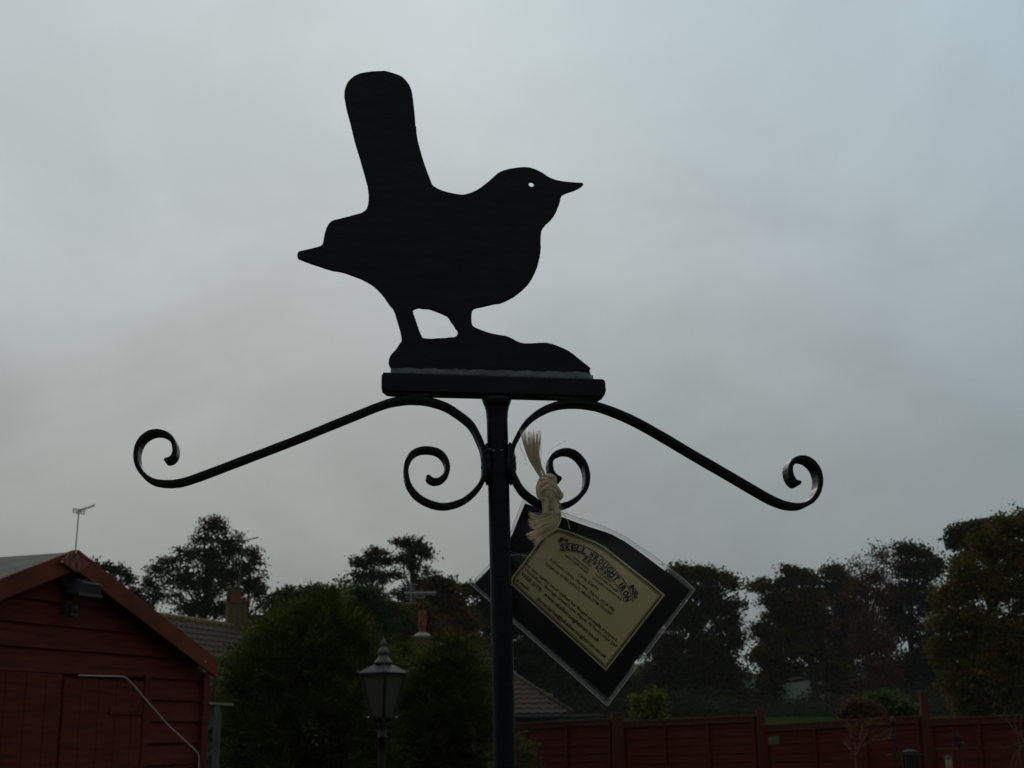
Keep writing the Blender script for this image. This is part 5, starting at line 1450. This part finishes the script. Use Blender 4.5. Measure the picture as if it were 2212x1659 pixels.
for pts2, r_, fr_ in cords:
    c = catmull([(p[0], p[1], f) for p, f in zip(pts2, fr_)], 6); m = len(c)
    # many fine plies twisted round the path
    for ply in range(9):
        path = []
        for i, q in enumerate(c):
            a = i * 0.30 + ply * 0.698
            d = c[min(i + 1, m - 1)] - c[max(i - 1, 0)]; d = d[:2] / (np.linalg.norm(d[:2]) + 1e-9); nn_ = np.array([-d[1], d[0]])
            rr_ply = r_ * (0.78 + 0.10 * math.sin(ply * 2.3 + i * .2))
            path.append(rp3(q[0] + nn_[0] * math.cos(a) * rr_ply, q[1] + nn_[1] * math.cos(a) * rr_ply, q[2] + math.sin(a) * rr_ply))
        kn.tube(path, r_ * 0.30 * RS, 6)
    kn.tube([rp3(*q) for q in c], r_ * 0.62 * RS, 8)
kn.build('knot', M['rope'], rope, world=True, smooth=True)


def fibres(name, rows, n, r_=1.5, spread=1.0, seed=0):
    """rows: (x, y, half width across x, half width across y, depth) stations along the bundle"""
    mb = MB(); rd = np.random.default_rng(seed)
    for _ in range(n):
        a, b_ = rd.uniform(-1, 1), rd.uniform(-1, 1); end = rd.uniform(.80, 1.0); wob = rd.normal(0, 1, 4); lock = rd.integers(0, 9); lx = (lock - 4) * 2.6
        st_ = []
        for i, (x, y, wx, wy, dep) in enumerate(rows):
            k_ = i / (len(rows) - 1)
            st_.append((x + a * wx * spread + (wob[0] * 8 + lx) * k_ ** 2, y + a * wy + (wob[1] * 9 - lx * .7) * k_ ** 2, dep + b_ * 22 + wob[2] * 8 * k_))
        c = catmull(st_, 4)
        c = c[:max(4, int(len(c) * end))]
        mb.tube([rp3(*q) for q in c], [r_ * RS * (1 if i < len(c) - 2 else .6) for i in range(len(c))], 4, False)
    return mb.build(name, M['rope'], rope, world=True, smooth=True)


fibres('frayed_top', [(425, 720, 28, 12, 30), (375, 640, 38, 20, 32), (330, 540, 55, 25, 34), (305, 420, 76, 20, 36), (297, 300, 98, 12, 36), (292, 160, 125, 15, 34)], 150, 2.2, seed=1)
fibres('frayed_top', [(455, 700, 14, 10, 40), (430, 640, 20, 12, 42), (385, 540, 24, 12, 44), (355, 420, 30, 10, 46), (345, 300, 36, 12, 44), (350, 140, 50, 8, 40)], 60, 2.2, seed=2)
fibres('strand', [(440, 920, 22, 4, 30), (450, 1000, 34, 4, 34), (465, 1080, 42, 6, 34), (475, 1130, 44, 14, 30)], 120, 2.6, seed=3)
fibres('strand', [(530, 920, 40, 4, 40), (550, 1000, 46, 4, 46), (575, 1080, 48, 6, 46), (585, 1150, 46, 10, 44)], 150, 2.6, seed=4)
fibres('frayed_tail', [(590, 1080, 40, 10, 46), (600, 1160, 34, 25, 50), (560, 1240, 30, 36, 52), (480, 1300, 35, 40, 50), (380, 1360, 35, 50, 46), (265, 1420, 55, 60, 44)], 150, 2.2, seed=5)
fibres('frayed_tail', [(520, 1110, 20, 25, 40), (450, 1150, 20, 25, 42), (380, 1160, 14, 30, 44), (310, 1150, 14, 40, 42), (270, 1135, 14, 45, 40)], 60, 2.0, seed=6)
fibres('frayed_tail', [(560, 1150, 20, 20, 44), (480, 1190, 15, 30, 46), (400, 1220, 15, 34, 48), (330, 1250, 12, 42, 44), (265, 1220, 12, 40, 40)], 55, 2.0, seed=7)
st_ = MB()
for path in ([(470, 440), (540, 370), (620, 325), (695, 285)], [(340, 890), (280, 850), (210, 775)], [(345, 925), (290, 890), (240, 830)], [(600, 960), (640, 1060), (655, 1130)], [(610, 1010), (680, 1080), (710, 1130)], [(600, 1000), (650, 1100), (710, 1200), (730, 1290)],
             [(420, 660), (400, 540), (410, 400), (400, 200)], [(400, 620), (408, 470), (395, 330), (405, 230)], [(250, 560), (200, 450), (165, 330), (145, 260)], [(240, 520), (205, 420), (150, 340)], [(480, 1130), (380, 1110), (280, 1110)], [(470, 820), (505, 770), (490, 790), (440, 820)]):
    st_.tube([rp3(q[0], q[1], 45 + 6 * math.sin(i)) for i, q in enumerate(catmull(path, 5))], 2.0 * RS, 4)
st_.build('loose_fibres', M['rope'], rope, world=True)

# ------------------------------------------------------------------ thin mist
USE_HAZE = True
if USE_HAZE:
    hz = MB().box(-640, 700, -8, 720, -1.2, 45)
    hm_ = bpy.data.materials.new('haze'); hm_.use_nodes = True; t = hm_.node_tree; t.nodes.clear()
    o_ = t.nodes.new('ShaderNodeOutputMaterial'); pv = t.nodes.new('ShaderNodeVolumePrincipled')
    pv.inputs['Color'].default_value = (0.86, 0.93, 0.96, 1); pv.inputs['Density'].default_value = 0.00014; pv.inputs['Anisotropy'].default_value = 0.2
    t.links.new(pv.outputs[0], o_.inputs['Volume'])
    tag(hz.build('haze', hm_), kind='stuff')
print('tris', sum(len(o.data.loop_triangles) if False else len(o.data.polygons) for o in sc.objects if o.type == 'MESH'))
